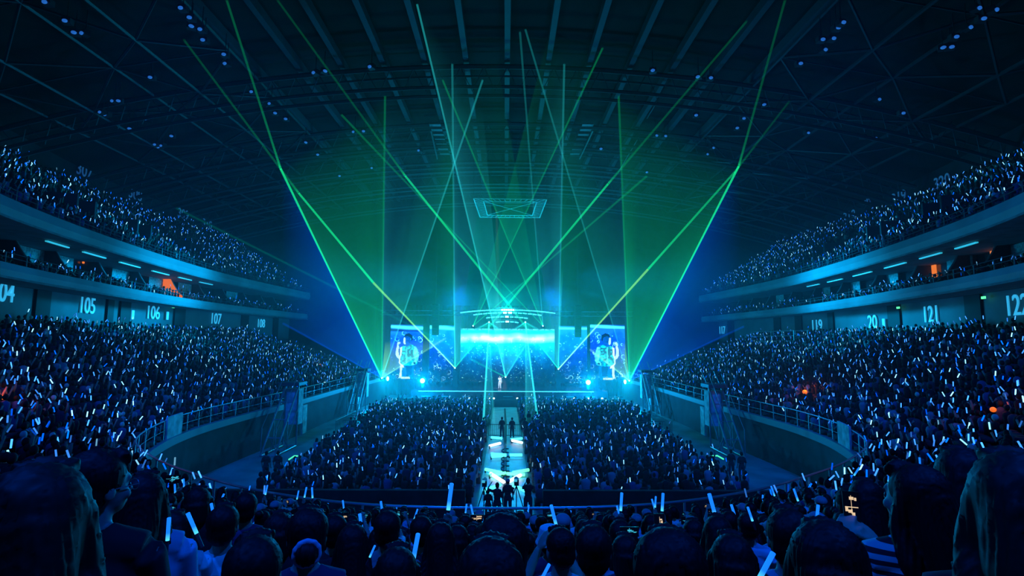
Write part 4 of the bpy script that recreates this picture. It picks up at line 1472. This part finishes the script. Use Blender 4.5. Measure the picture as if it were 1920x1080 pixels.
# --- shared poses
UPR = V((.10, .0, 1.0))
POSES = {
    'lap': build_body(),
    'stick up': build_body(rh=(.25, .20, 1.20), rstick=(.12, .10, 1.0)),
    'stick left': build_body(lh=(-.27, .22, 1.08), lstick=(-.25, .15, 1.0)),
    'stick low': build_body(rh=(.16, .36, .86), rstick=(.3, .25, 1.0)),
    'phone': build_body(rh=(.05, .34, 1.16), lh=(-.05, .34, 1.16)),
}
HAIR = {k: build_hair(k, seed=i) for i, k in enumerate(('short', 'long', 'bob', 'bun', 'ponytail', 'cap'))}
HWORD = {'short': 'short-haired', 'long': 'long-haired', 'bob': 'bob-haired', 'bun': 'top-bun', 'ponytail': 'ponytailed', 'cap': 'cap-wearing', 'low_bun': 'low-bun', 'bucket': 'bucket-hatted'}
BX, BY = np.meshgrid(np.arange(NC), np.linspace(0, 1, 73), indexing='ij')
GP = P0m[:, None, :] * (1 - BY[..., None]) + P1m[:, None, :] * BY[..., None]


def tread(x, y):
    d = (GP[..., 0] - x) ** 2 + (GP[..., 1] - y) ** 2
    i, j = np.unravel_index(np.argmin(d), d.shape)
    f = BY[i, j]
    r = min(ROWS - 1, int(f * ROWS))
    return (row_z(r / ROWS, TT[i]) if r else 2.7), r


def person(loc, rz, pose, hair, shirt, label, group=None, s=1.0, hc=0, eyes=False, bd=None, hr=None, pants=None, cat='person'):
    r = empty('person', loc, rz, label, cat, group)
    r.scale = (s, s, s)
    B = bd or POSES[pose]
    hme, ext = hr or HAIR[hair]
    put('body', B['body'], SK, r)
    put('shirt', B['shirt'], SH[shirt], r)
    put('trousers', B['trousers'], pants or JEAN, r)
    ho = put('hair', hme, HM[hc], r)
    for k, m in ext.items():
        put(k, m, SH['white'] if k in ('hat',) else (SH['pale blue'] if k == 'scrunchie' else SH['grey']), r)
    if eyes:
        for q in (-1, 1):
            e = MB().ball((q * .031, .088, 1.222 + B['dz']), .013, 10, 7)
            xf(e, B['hm']); e.build('eye', EYE, r, True)
    return r


def world_pt(r, p):
    return r.matrix_basis @ Vector(p)


# --- spectators placed by where they sit in the photograph, near the camera
def near(px, ytop, d, pose, hair, shirt, label, turn=0, hs=1.0, give=None, **k):
    p = at(px, ytop, d)
    z, row = tread(p.x, d)
    H = 1.355 if hair != 'bun' else 1.385
    s = min(1.2, max(.82, (p.z - z) / H))
    zz = p.z - H * s                        # the seat level is evened out by a few centimetres
    r = person((p.x, d + .0, zz), R(turn) + .75 * math.atan2(-p.x, d), pose, hair, shirt, label, s=s, eyes=True, **k)
    if give: held(r, pose, give)
    return r


def held(r, pose, who):
    B = POSES[pose]
    for sg, c in B['grips'].items():
        ax = {'stick up': (.12, .10, 1.0), 'stick left': (-.25, .15, 1.0), 'stick low': (.3, .25, 1.0)}[pose]
        stick(r.matrix_basis @ c, r.matrix_basis.to_3x3() @ Vector(ax), 'glow stick in the hand of the ' + who, None, r.scale.x)
    if pose == 'phone':
        phone(r.matrix_basis @ Vector((0, .42, 1.21)), r.rotation_euler.z, R(-8), 'sideways phone raised by the ' + who, True, r.scale.x)


def custom(yaw=0, pitch=0, hair='short', k=1.0, seed=3, **kw):
    B = build_body(yaw=yaw, pitch=pitch, voxel=.0075, **kw)
    return dict(bd=B, hr=build_hair(hair, hm=B['hm'], seed=seed, voxel=.0075, k=k))


NEAR = []
# (x, y of head top, distance, pose, hair, shirt, label, extra)
c1 = custom(yaw=-38, pitch=-2, hair='short', k=1.06)
p = near(185, 848, 2.35, None, 'short', 'black', 'man with glasses turned to the right, his cheek lit blue', turn=-12, **c1)
# spectacles
g = MB()
for q in (-1, 1):
    for i in range(14):
        a0, a1 = 2 * PI * i / 14, 2 * PI * (i + 1) / 14
        g.tube([(q * .034 + .025 * math.cos(a0), .112, 1.222 + .02 * math.sin(a0)), (q * .034 + .025 * math.cos(a1), .112, 1.222 + .02 * math.sin(a1))], .0018, 5)
    g.tube([(q * .06, .108, 1.226), (q * .082, .0, 1.228)], .002, 5)
g.tube([(-.009, .114, 1.224), (.009, .114, 1.224)], .002, 5)
xf(g, c1['bd']['hm']); g.build('glasses', M['alu'], p)
near(75, 872, 1.25, 'lap', 'long', 'black', 'very large dark long-haired head at the bottom west corner', hc=1)
near(272, 888, 3.1, 'lap', 'long', 'pale blue', 'long-haired woman in a pale top just right of the man with glasses')
a = near(330, 960, 3.6, 'stick low', 'long', 'white', 'long-haired woman in a white blouse holding the tall upright glow stick', turn=8)
near(420, 948, 3.85, 'lap', 'short', 'white', 'dark-haired man in a bright white shirt seen from behind')
near(462, 925, 5.2, 'lap', 'short', 'navy', 'short-haired man in navy behind the white-shirted man')
near(478, 1006, 1.95, 'lap', 'short', 'black', 'large dark round head low in front of the phone filmer')
pf = near(524, 962, 3.4, 'phone', 'bob', 'black', 'bob-haired woman in black filming with a sideways phone', give='bob-haired woman next to the scrunchie')
c2 = custom(yaw=6, hair='low_bun', k=1.04)
near(578, 955, 2.9, None, 'low_bun', 'navy', 'woman in navy with a low bun held by a pale scrunchie', **c2)
near(629, 966, 4.2, 'lap', 'short', 'black', 'short-haired man in black just right of the scrunchie woman')
near(662, 984, 3.7, 'lap', 'long', 'black', 'long-haired woman in black left of the thin upright stick')
near(727, 958, 4.0, 'lap', 'short', 'grey', 'broad short-haired man in grey behind the large slanted stick')
near(744, 1027, 2.6, 'lap', 'bob', 'navy', 'bob-haired woman in navy in front of the large slanted stick')
near(790, 968, 4.8, 'stick up', 'short', 'black', 'short-haired man in black above the large slanted stick', give='man above the large slanted stick')
near(826, 980, 3.9, 'lap', 'long', 'pale blue', 'long-haired woman in pale blue left of the biggest central head')
near(858, 985, 4.7, 'lap', 'bob', 'black', 'bob-haired woman in black between central heads')
c3 = custom(hair='short', k=1.12, seed=9)
near(943, 969, 2.45, None, 'short', 'black', 'big fluffy dark head in the middle, its upper of two', **c3)
near(921, 1016, 1.75, None, 'short', 'black', 'largest dark head at the bottom centre, nearest the camera', **c3)
cb = dict(hr=build_hair('bucket'), bd=POSES['lap'])
near(1031, 987, 4.8, None, 'bucket', 'navy', 'person in a pale bucket hat beside the white-shirted woman', **cb)
c4 = custom(yaw=14, pitch=-8, hair='short', k=.98, rh=(.06, .33, 1.08), lh=(-.14, .30, 1.12))
near(1052, 992, 3.6, None, 'short', 'white', 'short-haired person in a white shirt resting a phone at the chin', **c4)
near(1112, 985, 2.9, 'lap', 'short', 'black', 'tall man in black right of the white-shirted person')
near(1172, 1004, 3.8, 'lap', 'bob', 'navy', 'bob-haired woman in navy left of the huge round head')
near(1163, 975, 4.7, 'lap', 'short', 'pale blue', 'short-haired person in pale blue behind the bob-haired woman')
c5 = custom(hair='short', k=1.14, seed=21)
near(1254, 1000, 1.75, None, 'short', 'black', 'huge dark round head low at the centre right', **c5)
near(1300, 975, 4.5, 'phone', 'bob', 'grey', 'bob-haired woman in grey filming behind the huge round head', give='grey-clad woman behind the huge round head')
near(1345, 968, 3.9, 'lap', 'long', 'black', 'long-haired woman in black with a light streak in her hair')
near(1372, 1003, 2.7, 'lap', 'bob', 'black', 'bob-haired woman in black right of the huge round head')
near(1402, 962, 4.6, 'stick left', 'short', 'pale blue', 'short-haired person in pale blue raising a stick left-handed', give='pale blue figure east of centre')
near(1478, 955, 2.7, 'lap', 'short', 'pale blue', 'man in pale blue whose ear catches the light, left of the upright stick')
c6 = custom(hair='bob', k=1.1, seed=31)
near(1548, 984, 1.8, None, 'bob', 'black', 'very large dark bob-haired head below the upright stick', **c6)
near(1622, 900, 3.6, 'lap', 'long', 'black', 'long-haired woman in black, tall, right of the upright stick')
c7 = custom(yaw=32, pitch=2, hair='long', k=1.02, rh=(-.03, .34, .95), lh=(-.16, .34, .96))
pw = near(1712, 872, 2.35, None, 'long', 'striped', 'long-haired woman in a striped top turned left, filming with her phone', turn=10, **c7)
near(1800, 842, 2.6, 'lap', 'long', 'black', 'tall long-haired dark figure right of the filming woman')
near(1905, 850, 1.35, 'lap', 'long', 'black', 'very large dark shoulder and hair at the bottom east corner', hc=1)
near(1590, 915, 4.6, 'lap', 'short', 'navy', 'short-haired man in navy near the east railing panel')
near(372, 915, 4.9, 'lap', 'bob', 'black', 'bob-haired woman in black above the stick that leans left')
near(235, 905, 4.5, 'lap', 'bob', 'black', 'bob-haired woman in black behind the man with glasses')
near(1880, 905, 3.0, 'lap', 'bob', 'black', 'bob-haired dark figure before the east corner')


def sticks_px(a, b, d, label, s=1.0):
    """a = lower end of the glowing tube, b = its tip"""
    A = at(*a, d); B = at(*b, d)
    ax = (B - A).normalized()
    sc_ = (B - A).length / .222
    return stick(A - ax * .075 * sc_, ax, label, None, sc_)


for a, b, d, lb in (((314, 1014), (317, 971), 2.9, 'tall upright blue glow stick before the white-bloused woman'),
                    ((369, 1001), (352, 962), 3.3, 'blue glow stick leaning left between two women'),
                    ((402, 975), (396, 944), 4.2, 'blue glow stick tapering upward behind the white-shirted man'),
                    ((705, 1014), (703, 986), 4.6, 'thin upright blue glow stick beside the broad man in grey'),
                    ((774, 1054), (784, 1001), 2.9, 'large slanted bright blue glow stick right of centre-left heads'),
                    ((693, 1045), (703, 1023), 3.2, 'short blue glow stick leaning right below the thin upright one'),
                    ((1012, 1092), (1030, 1058), 2.4, 'blue glow stick rising from the bottom edge near the centre'),
                    ((1122, 1050), (1141, 1058), 3.2, 'short blue glow stick lying almost level beside the tall man in black'),
                    ((1411, 977), (1402, 951), 4.0, 'bright slanted blue glow stick above the east-centre heads'),
                    ((1531, 982), (1534, 947), 4.2, 'upright bright blue glow stick over the very large bob-haired head'),
                    ((1422, 1088), (1450, 1036), 2.2, 'wide bright blue glow stick at the bottom edge, right of centre'),
                    ((1502, 1016), (1507, 1001), 3.4, 'small blue glow stick right of the pale blue shirted man'),
                    ((1601, 892), (1611, 877), 6.0, 'blue glow stick leaning right below the railing panel'),
                    ((1665, 903), (1666, 890), 5.2, 'small upright blue glow stick over the filming woman'),
                    ((1676, 882), (1677, 867), 6.5, 'small upright blue glow stick behind the filming woman'),
                    ((1610, 912), (1611, 897), 4.6, 'upright blue glow stick before the tall woman in black'),
                    ((1862, 978), (1858, 940), 2.2, 'blue glow stick half hidden by the dark east figure'),
                    ((466, 924), (469, 911), 6.5, 'small bright glow stick in front of the west floor corner'),
                    ((586, 934), (585, 914), 8.0, 'thin upright glow stick above the west heads'),
                    ((541, 973), (548, 957), 3.9, 'dim blue glow stick left of the bob-haired filmer')):
    sticks_px(a, b, d, lb)
phone(pw.matrix_basis @ Vector((-.10, .42, 1.07)), pw.rotation_euler.z, R(-8), 'upright phone held by the woman in stripes', False, 1.0, 1)
for px_, py_, d, w_, lb, s_, sr in ((1237, 985, 3.9, False, 'upright phone showing the stage with warm lights', 1.0, 1),
                                    (1180, 997, 4.1, True, 'sideways phone with a cyan picture left of the huge head', .9, 0),
                                    (894, 971, 7.5, True, 'sideways phone with a pale yellow picture near the centre', 1.1, 1), (324, 898, 5.0, True, 'phone glowing orange and green before the west floor corner', .9, 0),
                                    (746, 966, 6.5, False, 'small bright phone screen above the broad man in grey', .8, 0), (1036, 968, 7.5, True, 'phone with a teal picture near the aisle rail', 1.1, 0),
                                    (640, 967, 5.5, True, 'phone with a greenish picture beside the scrunchie woman', .9, 1)):
    phone(at(px_, py_, d), 0, R(-8), lb, w_, s_, sr)

# --- seats in the lower stand: the nearest spectators as individuals, the rest as one crowd
seats = []
for r in range(ROWS):
    f = (r + .55) / ROWS
    cur = row_curve(f)
    seg = np.hypot(*np.diff(cur, axis=0).T)
    cum = np.concatenate([[0], np.cumsum(seg)])
    n = int(cum[-1] / .56)
    for k in range(n):
        sdist = (k + .5) * .56 + rnd.uniform(-.07, .07)
        t_ = np.interp(sdist, cum, TT)
        x = np.interp(sdist, cum, cur[:, 0]); y = np.interp(sdist, cum, cur[:, 1])
        mid = abs(t_ - .5)
        if min(abs((t_ * 22) % 1 - .5), 1) < .035: continue     # stairs
        if rnd.random() < .05: continue
        seats.append((x, y, row_z(r / ROWS, t_) if r else 2.7, r, t_))
MI = CM.transposed()


def proj(p):
    v = MI @ (Vector(p) - CAM)
    if v.z > -.2: return None
    return 960 + 960 * v.x / -v.z, 540 - 960 * v.y / -v.z


def inview(p, m=60):
    q = proj(p)
    return q is not None and -m < q[0] < 1920 + m and -m < q[1] < 1080 + m


vis = [s for s in seats if inview((s[0], s[1], s[2] + 1.2), 260) and math.hypot(s[0], s[1]) > 5.2]
vis.sort(key=lambda s: math.hypot(s[0], s[1]))
NIND = 246
ind = [q for q in vis if inview((q[0], q[1], q[2] + 1.2), 30)][:NIND]
chosen = set(ind)
rest = [q for q in vis if q not in chosen]
shirts = ['black', 'black', 'navy', 'grey', 'white', 'pale blue', 'black', 'navy']
hairs = ['short', 'short', 'long', 'bob', 'bun', 'ponytail', 'cap', 'long', 'short']


def zone(q):
    x = q[0]
    return ('far west curve' if x < 330 else 'west part' if x < 700 else 'facing the aisle' if x < 1190 else 'east part' if x < 1570 else 'far east curve')


def band(r):
    return 'rail rows' if r <= 1 else 'lower rows' if r <= 4 else 'middle rows' if r <= 7 else 'upper rows'


FOCUS = Vector((0, 64))
nst = 0
for (x, y, z, r, t_) in ind:
    q = proj((x, y, z + 1.25))
    a = rnd.random()
    fr = abs(x) < 9
    pose = 'stick up' if a < (.07 if fr else .3) else 'stick left' if a < (.13 if fr else .45) else 'stick low' if a < (.22 if fr else .55) else 'phone' if a < (.34 if fr else .62) else 'lap'
    hair = rnd.choice(hairs); shirt = rnd.choice(shirts)
    dr = FOCUS - Vector((x, y))
    rz = math.atan2(dr.y, dr.x) - PI / 2 + rnd.uniform(-.12, .12)
    hold = {'lap': 'hands lowered', 'phone': 'filming', 'stick up': 'stick raised', 'stick left': 'left-handed stick', 'stick low': 'stick low'}[pose]
    lab = '%s spectator in %s, %s, %s of end stand, %s' % (HWORD[hair], shirt, hold, band(r), zone(q))
    s_ = rnd.uniform(.92, 1.06)
    pr = person((x, y, z), rz, pose, hair, shirt, lab, 'seated spectators of the end stand', s=s_, hc=rnd.random() < .2)
    gp = POSES[pose]['grips']
    for sg, c in gp.items():
        ax = {'stick up': (.12, .10, 1.0), 'stick left': (-.25, .15, 1.0), 'stick low': (.3, .25, 1.0)}[pose]
        wm = pr.matrix_basis
        st_ = 'upright' if pose == 'stick up' else 'left-leaning' if pose == 'stick left' else 'low-held right-leaning'
        stick(wm @ c, wm.to_3x3() @ Vector(ax), '%s glow stick of %s spectator in %s, %s, %s' % (st_, HWORD[hair], shirt, band(r), zone(q)), 'glow sticks of the end stand', s_)
    if pose == 'phone':
        phone(pr.matrix_basis @ Vector((0, .42, 1.21)), rz, R(-8), 'phone of %s spectator in %s, %s, %s' % (HWORD[hair], shirt, band(r), zone(q)), True, s_, 0 if rnd.random() < .7 else 1, 'phones of the end stand')

# --- low detail figures for the mass of the crowd
def fig_mesh(kind):
    mb = MB()
    top = 1.0
    mb.tube([(0, 0, .42), (0, 0, .7), (0, 0, .92), (0, 0, 1.03), (0, 0, 1.06)], [.15, .14, .17, .12, .05], 7)
    m = MB(); m.tube([(0, 0, .42), (0, 0, .7), (0, 0, .92), (0, 0, 1.03), (0, 0, 1.09)], [.16, .15, .18, .15, .05], 8)
    m.v = [(v[0] * 1.25, v[1] * .75, v[2]) for v in m.v]
    body = (list(m.v), list(m.f))
    a = MB()
    if kind == 1: a.tube([(.2, 0, 1.0), (.28, .08, .78), (.24, .22, 1.15)], [.05, .045, .035], 5)
    elif kind == 2: a.tube([(-.2, 0, 1.0), (-.28, .1, .82), (-.2, .25, 1.05)], [.05, .045, .035], 5)
    elif kind == 3: a.tube([(.2, 0, 1.0), (.25, .02, 1.2), (.22, .06, 1.42)], [.05, .045, .035], 5)
    h = MB(); h.ball((0, 0, 1.22), (.085, .1, .12), 8, 6)
    l = MB(); l.box((0, .22, .46), (.34, .46, .16)); l.box((0, .42, .22), (.3, .14, .44))
    V_ = []; F_ = []; part = []
    for pid, (v, f) in enumerate(((body[0], body[1]), (a.v, a.f), (h.v, h.f), (l.v, l.f))):
        n = len(V_)
        V_ += v; F_ += [tuple(i + n for i in q) for q in f]; part += [pid] * len(v)
    return np.array(V_, np.float32), F_, np.array(part)


FIG = [fig_mesh(k) for k in range(4)]
TIP = {0: None, 1: (.24, .24, 1.2), 2: (-.2, .27, 1.1), 3: (.22, .08, 1.47)}


def crowd_mesh(name, places, label):
    """places: (x, y, z, heading, scale, kind, cloth rgb, hair rgb)"""
    allv = []; ls = []; lt = []; li = []; cols = []
    off = 0; lo = 0
    for k in range(4):
        P = [p for p in places if p[5] == k]
        if not P: continue
        v, f, part = FIG[k]
        X = np.array([[p[0], p[1], p[2]] for p in P], np.float32)
        A = np.array([p[3] for p in P]); S = np.array([p[4] for p in P])
        c, s = np.cos(A), np.sin(A)
        vv = np.empty((len(P), len(v), 3), np.float32)
        vv[..., 0] = (v[None, :, 0] * c[:, None] - v[None, :, 1] * s[:, None]) * S[:, None] + X[:, None, 0]
        vv[..., 1] = (v[None, :, 0] * s[:, None] + v[None, :, 1] * c[:, None]) * S[:, None] + X[:, None, 1]
        vv[..., 2] = v[None, :, 2] * S[:, None] + X[:, None, 2]
        idx = np.array([i for q in f for i in q]); cnt = np.array([len(q) for q in f])
        n = len(P)
        li.append((idx[None] + (np.arange(n) * len(v))[:, None] + off).ravel())
        lt.append(np.tile(cnt, n))
        allv.append(vv.reshape(-1, 3))
        cl = np.array([p[6] for p in P]); hc_ = np.array([p[7] for p in P])
        cc_ = np.ones((n, len(v), 4), np.float32)
        m = (part == 2)
        cc_[:, ~m, :3] = cl[:, None, :]
        cc_[:, m, :3] = hc_[:, None, :]
        cc_[:, part == 1, :3] = (.35, .22, .16)
        cc_[:, part == 3, :3] = (.03, .035, .05)
        cols.append(cc_.reshape(-1, 4))
        off += n * len(v)
    co = np.concatenate(allv); li = np.concatenate(li).astype(np.int32); lt = np.concatenate(lt).astype(np.int32)
    me = bpy.data.meshes.new(name)
    me.vertices.add(len(co)); me.vertices.foreach_set('co', co.ravel())
    me.loops.add(len(li)); me.loops.foreach_set('vertex_index', li)
    me.polygons.add(len(lt)); me.polygons.foreach_set('loop_start', np.concatenate([[0], np.cumsum(lt)[:-1]]).astype(np.int32))
    me.update(calc_edges=True)
    me.polygons.foreach_set('use_smooth', [True] * len(lt))
    a = me.attributes.new('col', 'FLOAT_COLOR', 'POINT'); a.data.foreach_set('color', np.concatenate(cols).ravel())
    o = mesh_obj(name, me, mat_attr('crowd_cloth', 'col', False, .85))
    return tag(o, label, 'crowd', None, 'stuff')


CL = [(.01, .01, .013), (.01, .01, .013), (.015, .02, .05), (.05, .055, .07), (.25, .26, .3), (.01, .01, .013), (.06, .10, .2), (.01, .012, .02), (.01, .01, .013)]
places = []; tips = []


def add(x, y, z, s0=1.0, pstick=.6, standing=.0, vis_check=True, bright=1.0):
    if vis_check and not inview((x, y, z + 1.1), 260): return
    dr = FOCUS + Vector((0, 8)) - Vector((x, y))
    rz = math.atan2(dr.y, dr.x) - PI / 2 + rnd.uniform(-.3, .3)
    k = rnd.choice((0, 0, 1, 1, 2, 3))
    zz = z + (.35 if rnd.random() < standing else 0)
    s = s0 * rnd.uniform(.9, 1.08)
    hr_ = (.012, .01, .01) if rnd.random() < .93 else (.5, .5, .5)
    places.append((x, y, zz, rz, s, k, rnd.choice(CL), hr_))
    if rnd.random() < pstick:
        t = TIP[k] or (rnd.uniform(-.25, .25), .3, rnd.uniform(.8, 1.15))
        c, sn = math.cos(rz), math.sin(rz)
        p = (x + (t[0] * c - t[1] * sn) * s, y + (t[0] * sn + t[1] * c) * s, zz + t[2] * s)
        a = rnd.gauss(0, .38); b = rnd.gauss(0, .3)
        tips.append((p, (math.sin(a), math.sin(b), 1.0), rnd.choice((.25, .5, .8, 1, 1.3)) * bright))


for (x, y, z, r, t_) in rest:
    dens = .66 if y < 50 else .72
    if y < 69: add(x, y, z, 1.0, dens)
# floor seats
y = 25.6
while y < 62.6:
    if not (45.2 < y < 47.4):
        xe = 12.2 + (y - 26) * .06
        for s in (-1, 1):
            x = 1.75
            while x < xe:
                if not (6.9 < x < 7.5) or y > 44:
                    if rnd.random() < .95:
                        add(s * x + rnd.uniform(-.08, .08), y + rnd.uniform(-.08, .08), .02, 1.0, .5, .25)
                x += .55
    y += .86
# balcony and upper tier
for s in (-1, 1):
    F_ = side(Fc, s); U_ = side(Uc, s)
    for base, offs, zf, dn in ((F_, [(1.45, 11.55), (2.35, 11.95), (3.2, 11.95)], None, .55), (U_, [(.75 + i * UP_D / UP_R, 15.3 + i * .56 - .05) for i in range(UP_R)], None, .62)):
        for o_, z in offs:
            P = np.array(offset_path(base, o_))
            seg = np.hypot(*np.diff(P, axis=0).T); cum = np.concatenate([[0], np.cumsum(seg)])
            n = int(cum[-1] / .56)
            for k in range(n):
                sd = (k + .5) * .56
                if base is U_ and (sd % 8.6) < .8: continue
                if rnd.random() < (.10 if base is U_ else .35): continue
                x = np.interp(sd, cum, P[:, 0]); y = np.interp(sd, cum, P[:, 1])
                if y < 12: continue
                skip = False
                if base is U_ and 2.5 < o_ < 7.6:
                    for (vx, vy) in (((100, 362), (222, 408), (330, 450)) if s < 0 else ((1812, 385), (1690, 430), (1575, 470))):
                        q = on_path(offset_path(side(Uc, s), 5.0), vx, vy)
                        if math.hypot(q[0].x - x, q[0].y - y) < 2.2: skip = True; break
                if not skip: add(x, y, z, 1.0, dn)
crowd_mesh('distant_crowd', places, 'countless seated spectators filling the floor, the side stands and the balconies')
print('CROWD', len(places), 'STICKS', len(tips), 'IND', len(ind), 'RANGE', max(math.hypot(s[0], s[1]) for s in ind))

# sticks of the mass: short six-sided glowing tubes in one object
b6 = []
for zz in (0.04, .26):
    for k in range(6):
        b6.append((math.cos(k * PI / 3) * .022, math.sin(k * PI / 3) * .022, zz))
b6 = np.array(b6); f6 = [(k, (k + 1) % 6, 6 + (k + 1) % 6, 6 + k) for k in range(6)] + [(5, 4, 3, 2, 1, 0), (6, 7, 8, 9, 10, 11)]
vs = []; fs = []; cs = []
for i, (p, ax, br) in enumerate(tips):
    z = Vector(ax).normalized(); xa = z.cross(Vector((0, 1, .1))).normalized(); ya = z.cross(xa)
    D = math.hypot(p[0], p[1])
    for v in b6:
        q = Vector(p) + xa * v[0] + ya * v[1] + z * v[2]
        vs.append(tuple(q))
    fs += [tuple(a + i * 12 for a in f) for f in f6]
    tc_ = rnd.random()
    c = (.035, .24, 1.0) if tc_ < .6 else (.0, .09, .9) if tc_ < .82 else (.2, .6, 1.0)
    cs += [(c[0] * br * 2.6, c[1] * br * 2.4, c[2] * br * 2.2, 1)] * 12
me = bpy.data.meshes.new('distant_glow_sticks')
me.from_pydata(vs, [], fs)
a = me.attributes.new('col', 'FLOAT_COLOR', 'POINT'); a.data.foreach_set('color', np.array(cs, np.float32).ravel())
o = mesh_obj('distant_glow_sticks', me, mat_attr('far_glow', 'col', True, .5, 1.0))
tag(o, 'countless tiny blue lights waved all over the far stands', 'glow sticks', None, 'stuff')

# --- standing people on the floor and the singer
ST = {'plain': build_body(dz=.40, sit=False, voxel=.010), 'arms up': build_body(dz=.40, sit=False, rh=(.10, .22, 1.50), lh=(-.10, .22, 1.50), voxel=.010),
      'one up': build_body(dz=.40, sit=False, lh=(-.30, .15, 1.66), voxel=.010), 'sing': build_body(dz=.40, sit=False, rh=(.05, .16, 1.42), rstick=(.1, .6, .8), voxel=.010, long_sleeve=True)}
SHR = {'short': build_hair('short', dz=.40), 'cap': build_hair('cap', dz=.40)}


def stander(px, pyfeet, zf, pose, shirt, label, s=1.0, rz=0, hair='short', group=None, pants=None):
    p = atz(px, pyfeet, zf)
    return person((p.x, p.y, zf), rz, None, hair, shirt, label, group, s=s, bd=ST[pose], hr=SHR[hair], pants=pants)


stander(941, 822, .04, 'plain', 'black', 'person in black standing at the aisle gate, on the west side of the cable')
stander(960, 822, .04, 'plain', 'black', 'person in black standing at the aisle gate, on the east side of the cable', .98)
for px_, d, ps, lb, s_, z_ in ((915, 24.0, 'plain', 'crew member crouched over the westmost camera in the aisle', .80, .04), (932, 23.6, 'one up', 'broad crew member with one raised arm in the aisle', 1.02, .04),
                               (952, 24.4, 'plain', 'crew member in black at the middle of the aisle end', 1.0, .04), (990, 24.0, 'arms up', 'tall crew member with both hands raised at the east side of the aisle', 1.08, .04)):
    p = at(px_, 960, d)
    person((p.x, d, z_), 0, None, 'short', 'black', lb, None, s=s_, bd=ST[ps], hr=SHR['cap' if px_ == 952 else 'short'])
for px_, d, nm in ((908, 25.0, 'west'), (968, 25.2, 'east')):
    p = at(px_, 960, d)
    r = empty('video_camera', (p.x, d, .04), 0, 'broadcast camera on a tripod at the %s side of the aisle end' % nm, 'camera')
    for k in range(3):
        a = 2 * PI * k / 3 + .5
        MB().tube([(math.cos(a) * .45, math.sin(a) * .45, 0), (0, 0, 1.25)], .025, 6).build('leg', M['black'], r)
    g = MB().box((0, 0, 1.42), (.22, .5, .26)); g.tube([(0, .25, 1.42), (0, .6, 1.42)], [.07, .09], 10); g.build('camera_body', M['black'], r)
    MB().box((-.05, -.32, 1.55), (.16, .03, .11)).build('viewfinder', SCR[0], r)
for px_, py_, lb, s_ in ((497, 905, 'steward in black standing alone on the west corridor floor', 1.0), (519, 905, 'steward in black beside the west corner of the floor crowd', 1.02),
                         (1392, 905, 'steward in black at the east corner of the floor crowd', 1.0), (1372, 898, 'steward in black one step inside the east corner', .98)):
    stander(px_, py_, .0, 'plain', 'black', lb, s_)
p = at(937, 725, 69.0)
person((p.x, 69.0, 1.8), PI, None, 'short', 'white', 'singer in white standing under the follow spot on the dark stage', None, s=1.0, bd=ST['sing'], hr=SHR['short'], pants=SH['white'])
sp_ = Matrix.Translation((p.x, 69.0, 1.8)) @ Matrix.Rotation(PI, 4, 'Z')
c = ST['sing']['grips'][1]
r = empty('microphone', sp_ @ c, 0, 'hand microphone held by the singer', 'microphone')
MB().tube([(0, 0, -.08), (-.02, .02, .1)], .015, 8).build('handle', M['black'], r)
MB().ball((-.025, .03, .13), .03, 8, 6).build('grille', M['alu'], r)

# orange-lit people where a warm aisle lamp shines in the side stands
for x, y, z, nm, en in ((1509, 735, None, 'east', 30), (8, 745, None, 'west', 16), (1862, 768, None, 'east', 6), (600, 684, None, 'west', 3)):
    # find the stand surface along the line of sight
    d = ray(x, y); Y = 8
    while Y < 90:
        q = CAM + d * Y
        if abs(q.x) > 9 and q.y > 1 and q.z < tread(q.x, q.y)[0] + 1.0 and (abs(q.x) > 16 or q.y < 20): break
        Y += .25
    q = CAM + d * (Y - .5)
    r = empty('aisle_lamp', q, 0, 'orange lamp glowing among the %s spectators%s' % (nm, {1509: ' above the railing', 8: ' at the picture edge', 1862: ' high on the stand', 600: ' far towards the stage'}[x]), 'lamp')
    MB().ball((0, 0, 0), .10 if x != 1509 else .16, 8, 6).build('bulb', M['warm2'] if 'warm2' in M else M['orange'], r)
    l = bpy.data.lights.new('aisle_lamp_light', 'POINT'); l.energy = en; l.color = (1, .16, .01); l.shadow_soft_size = .12
    lo = bpy.data.objects.new('aisle_lamp_light', l); COL.objects.link(lo); lo.location = q + Vector((0, -.25, .35))
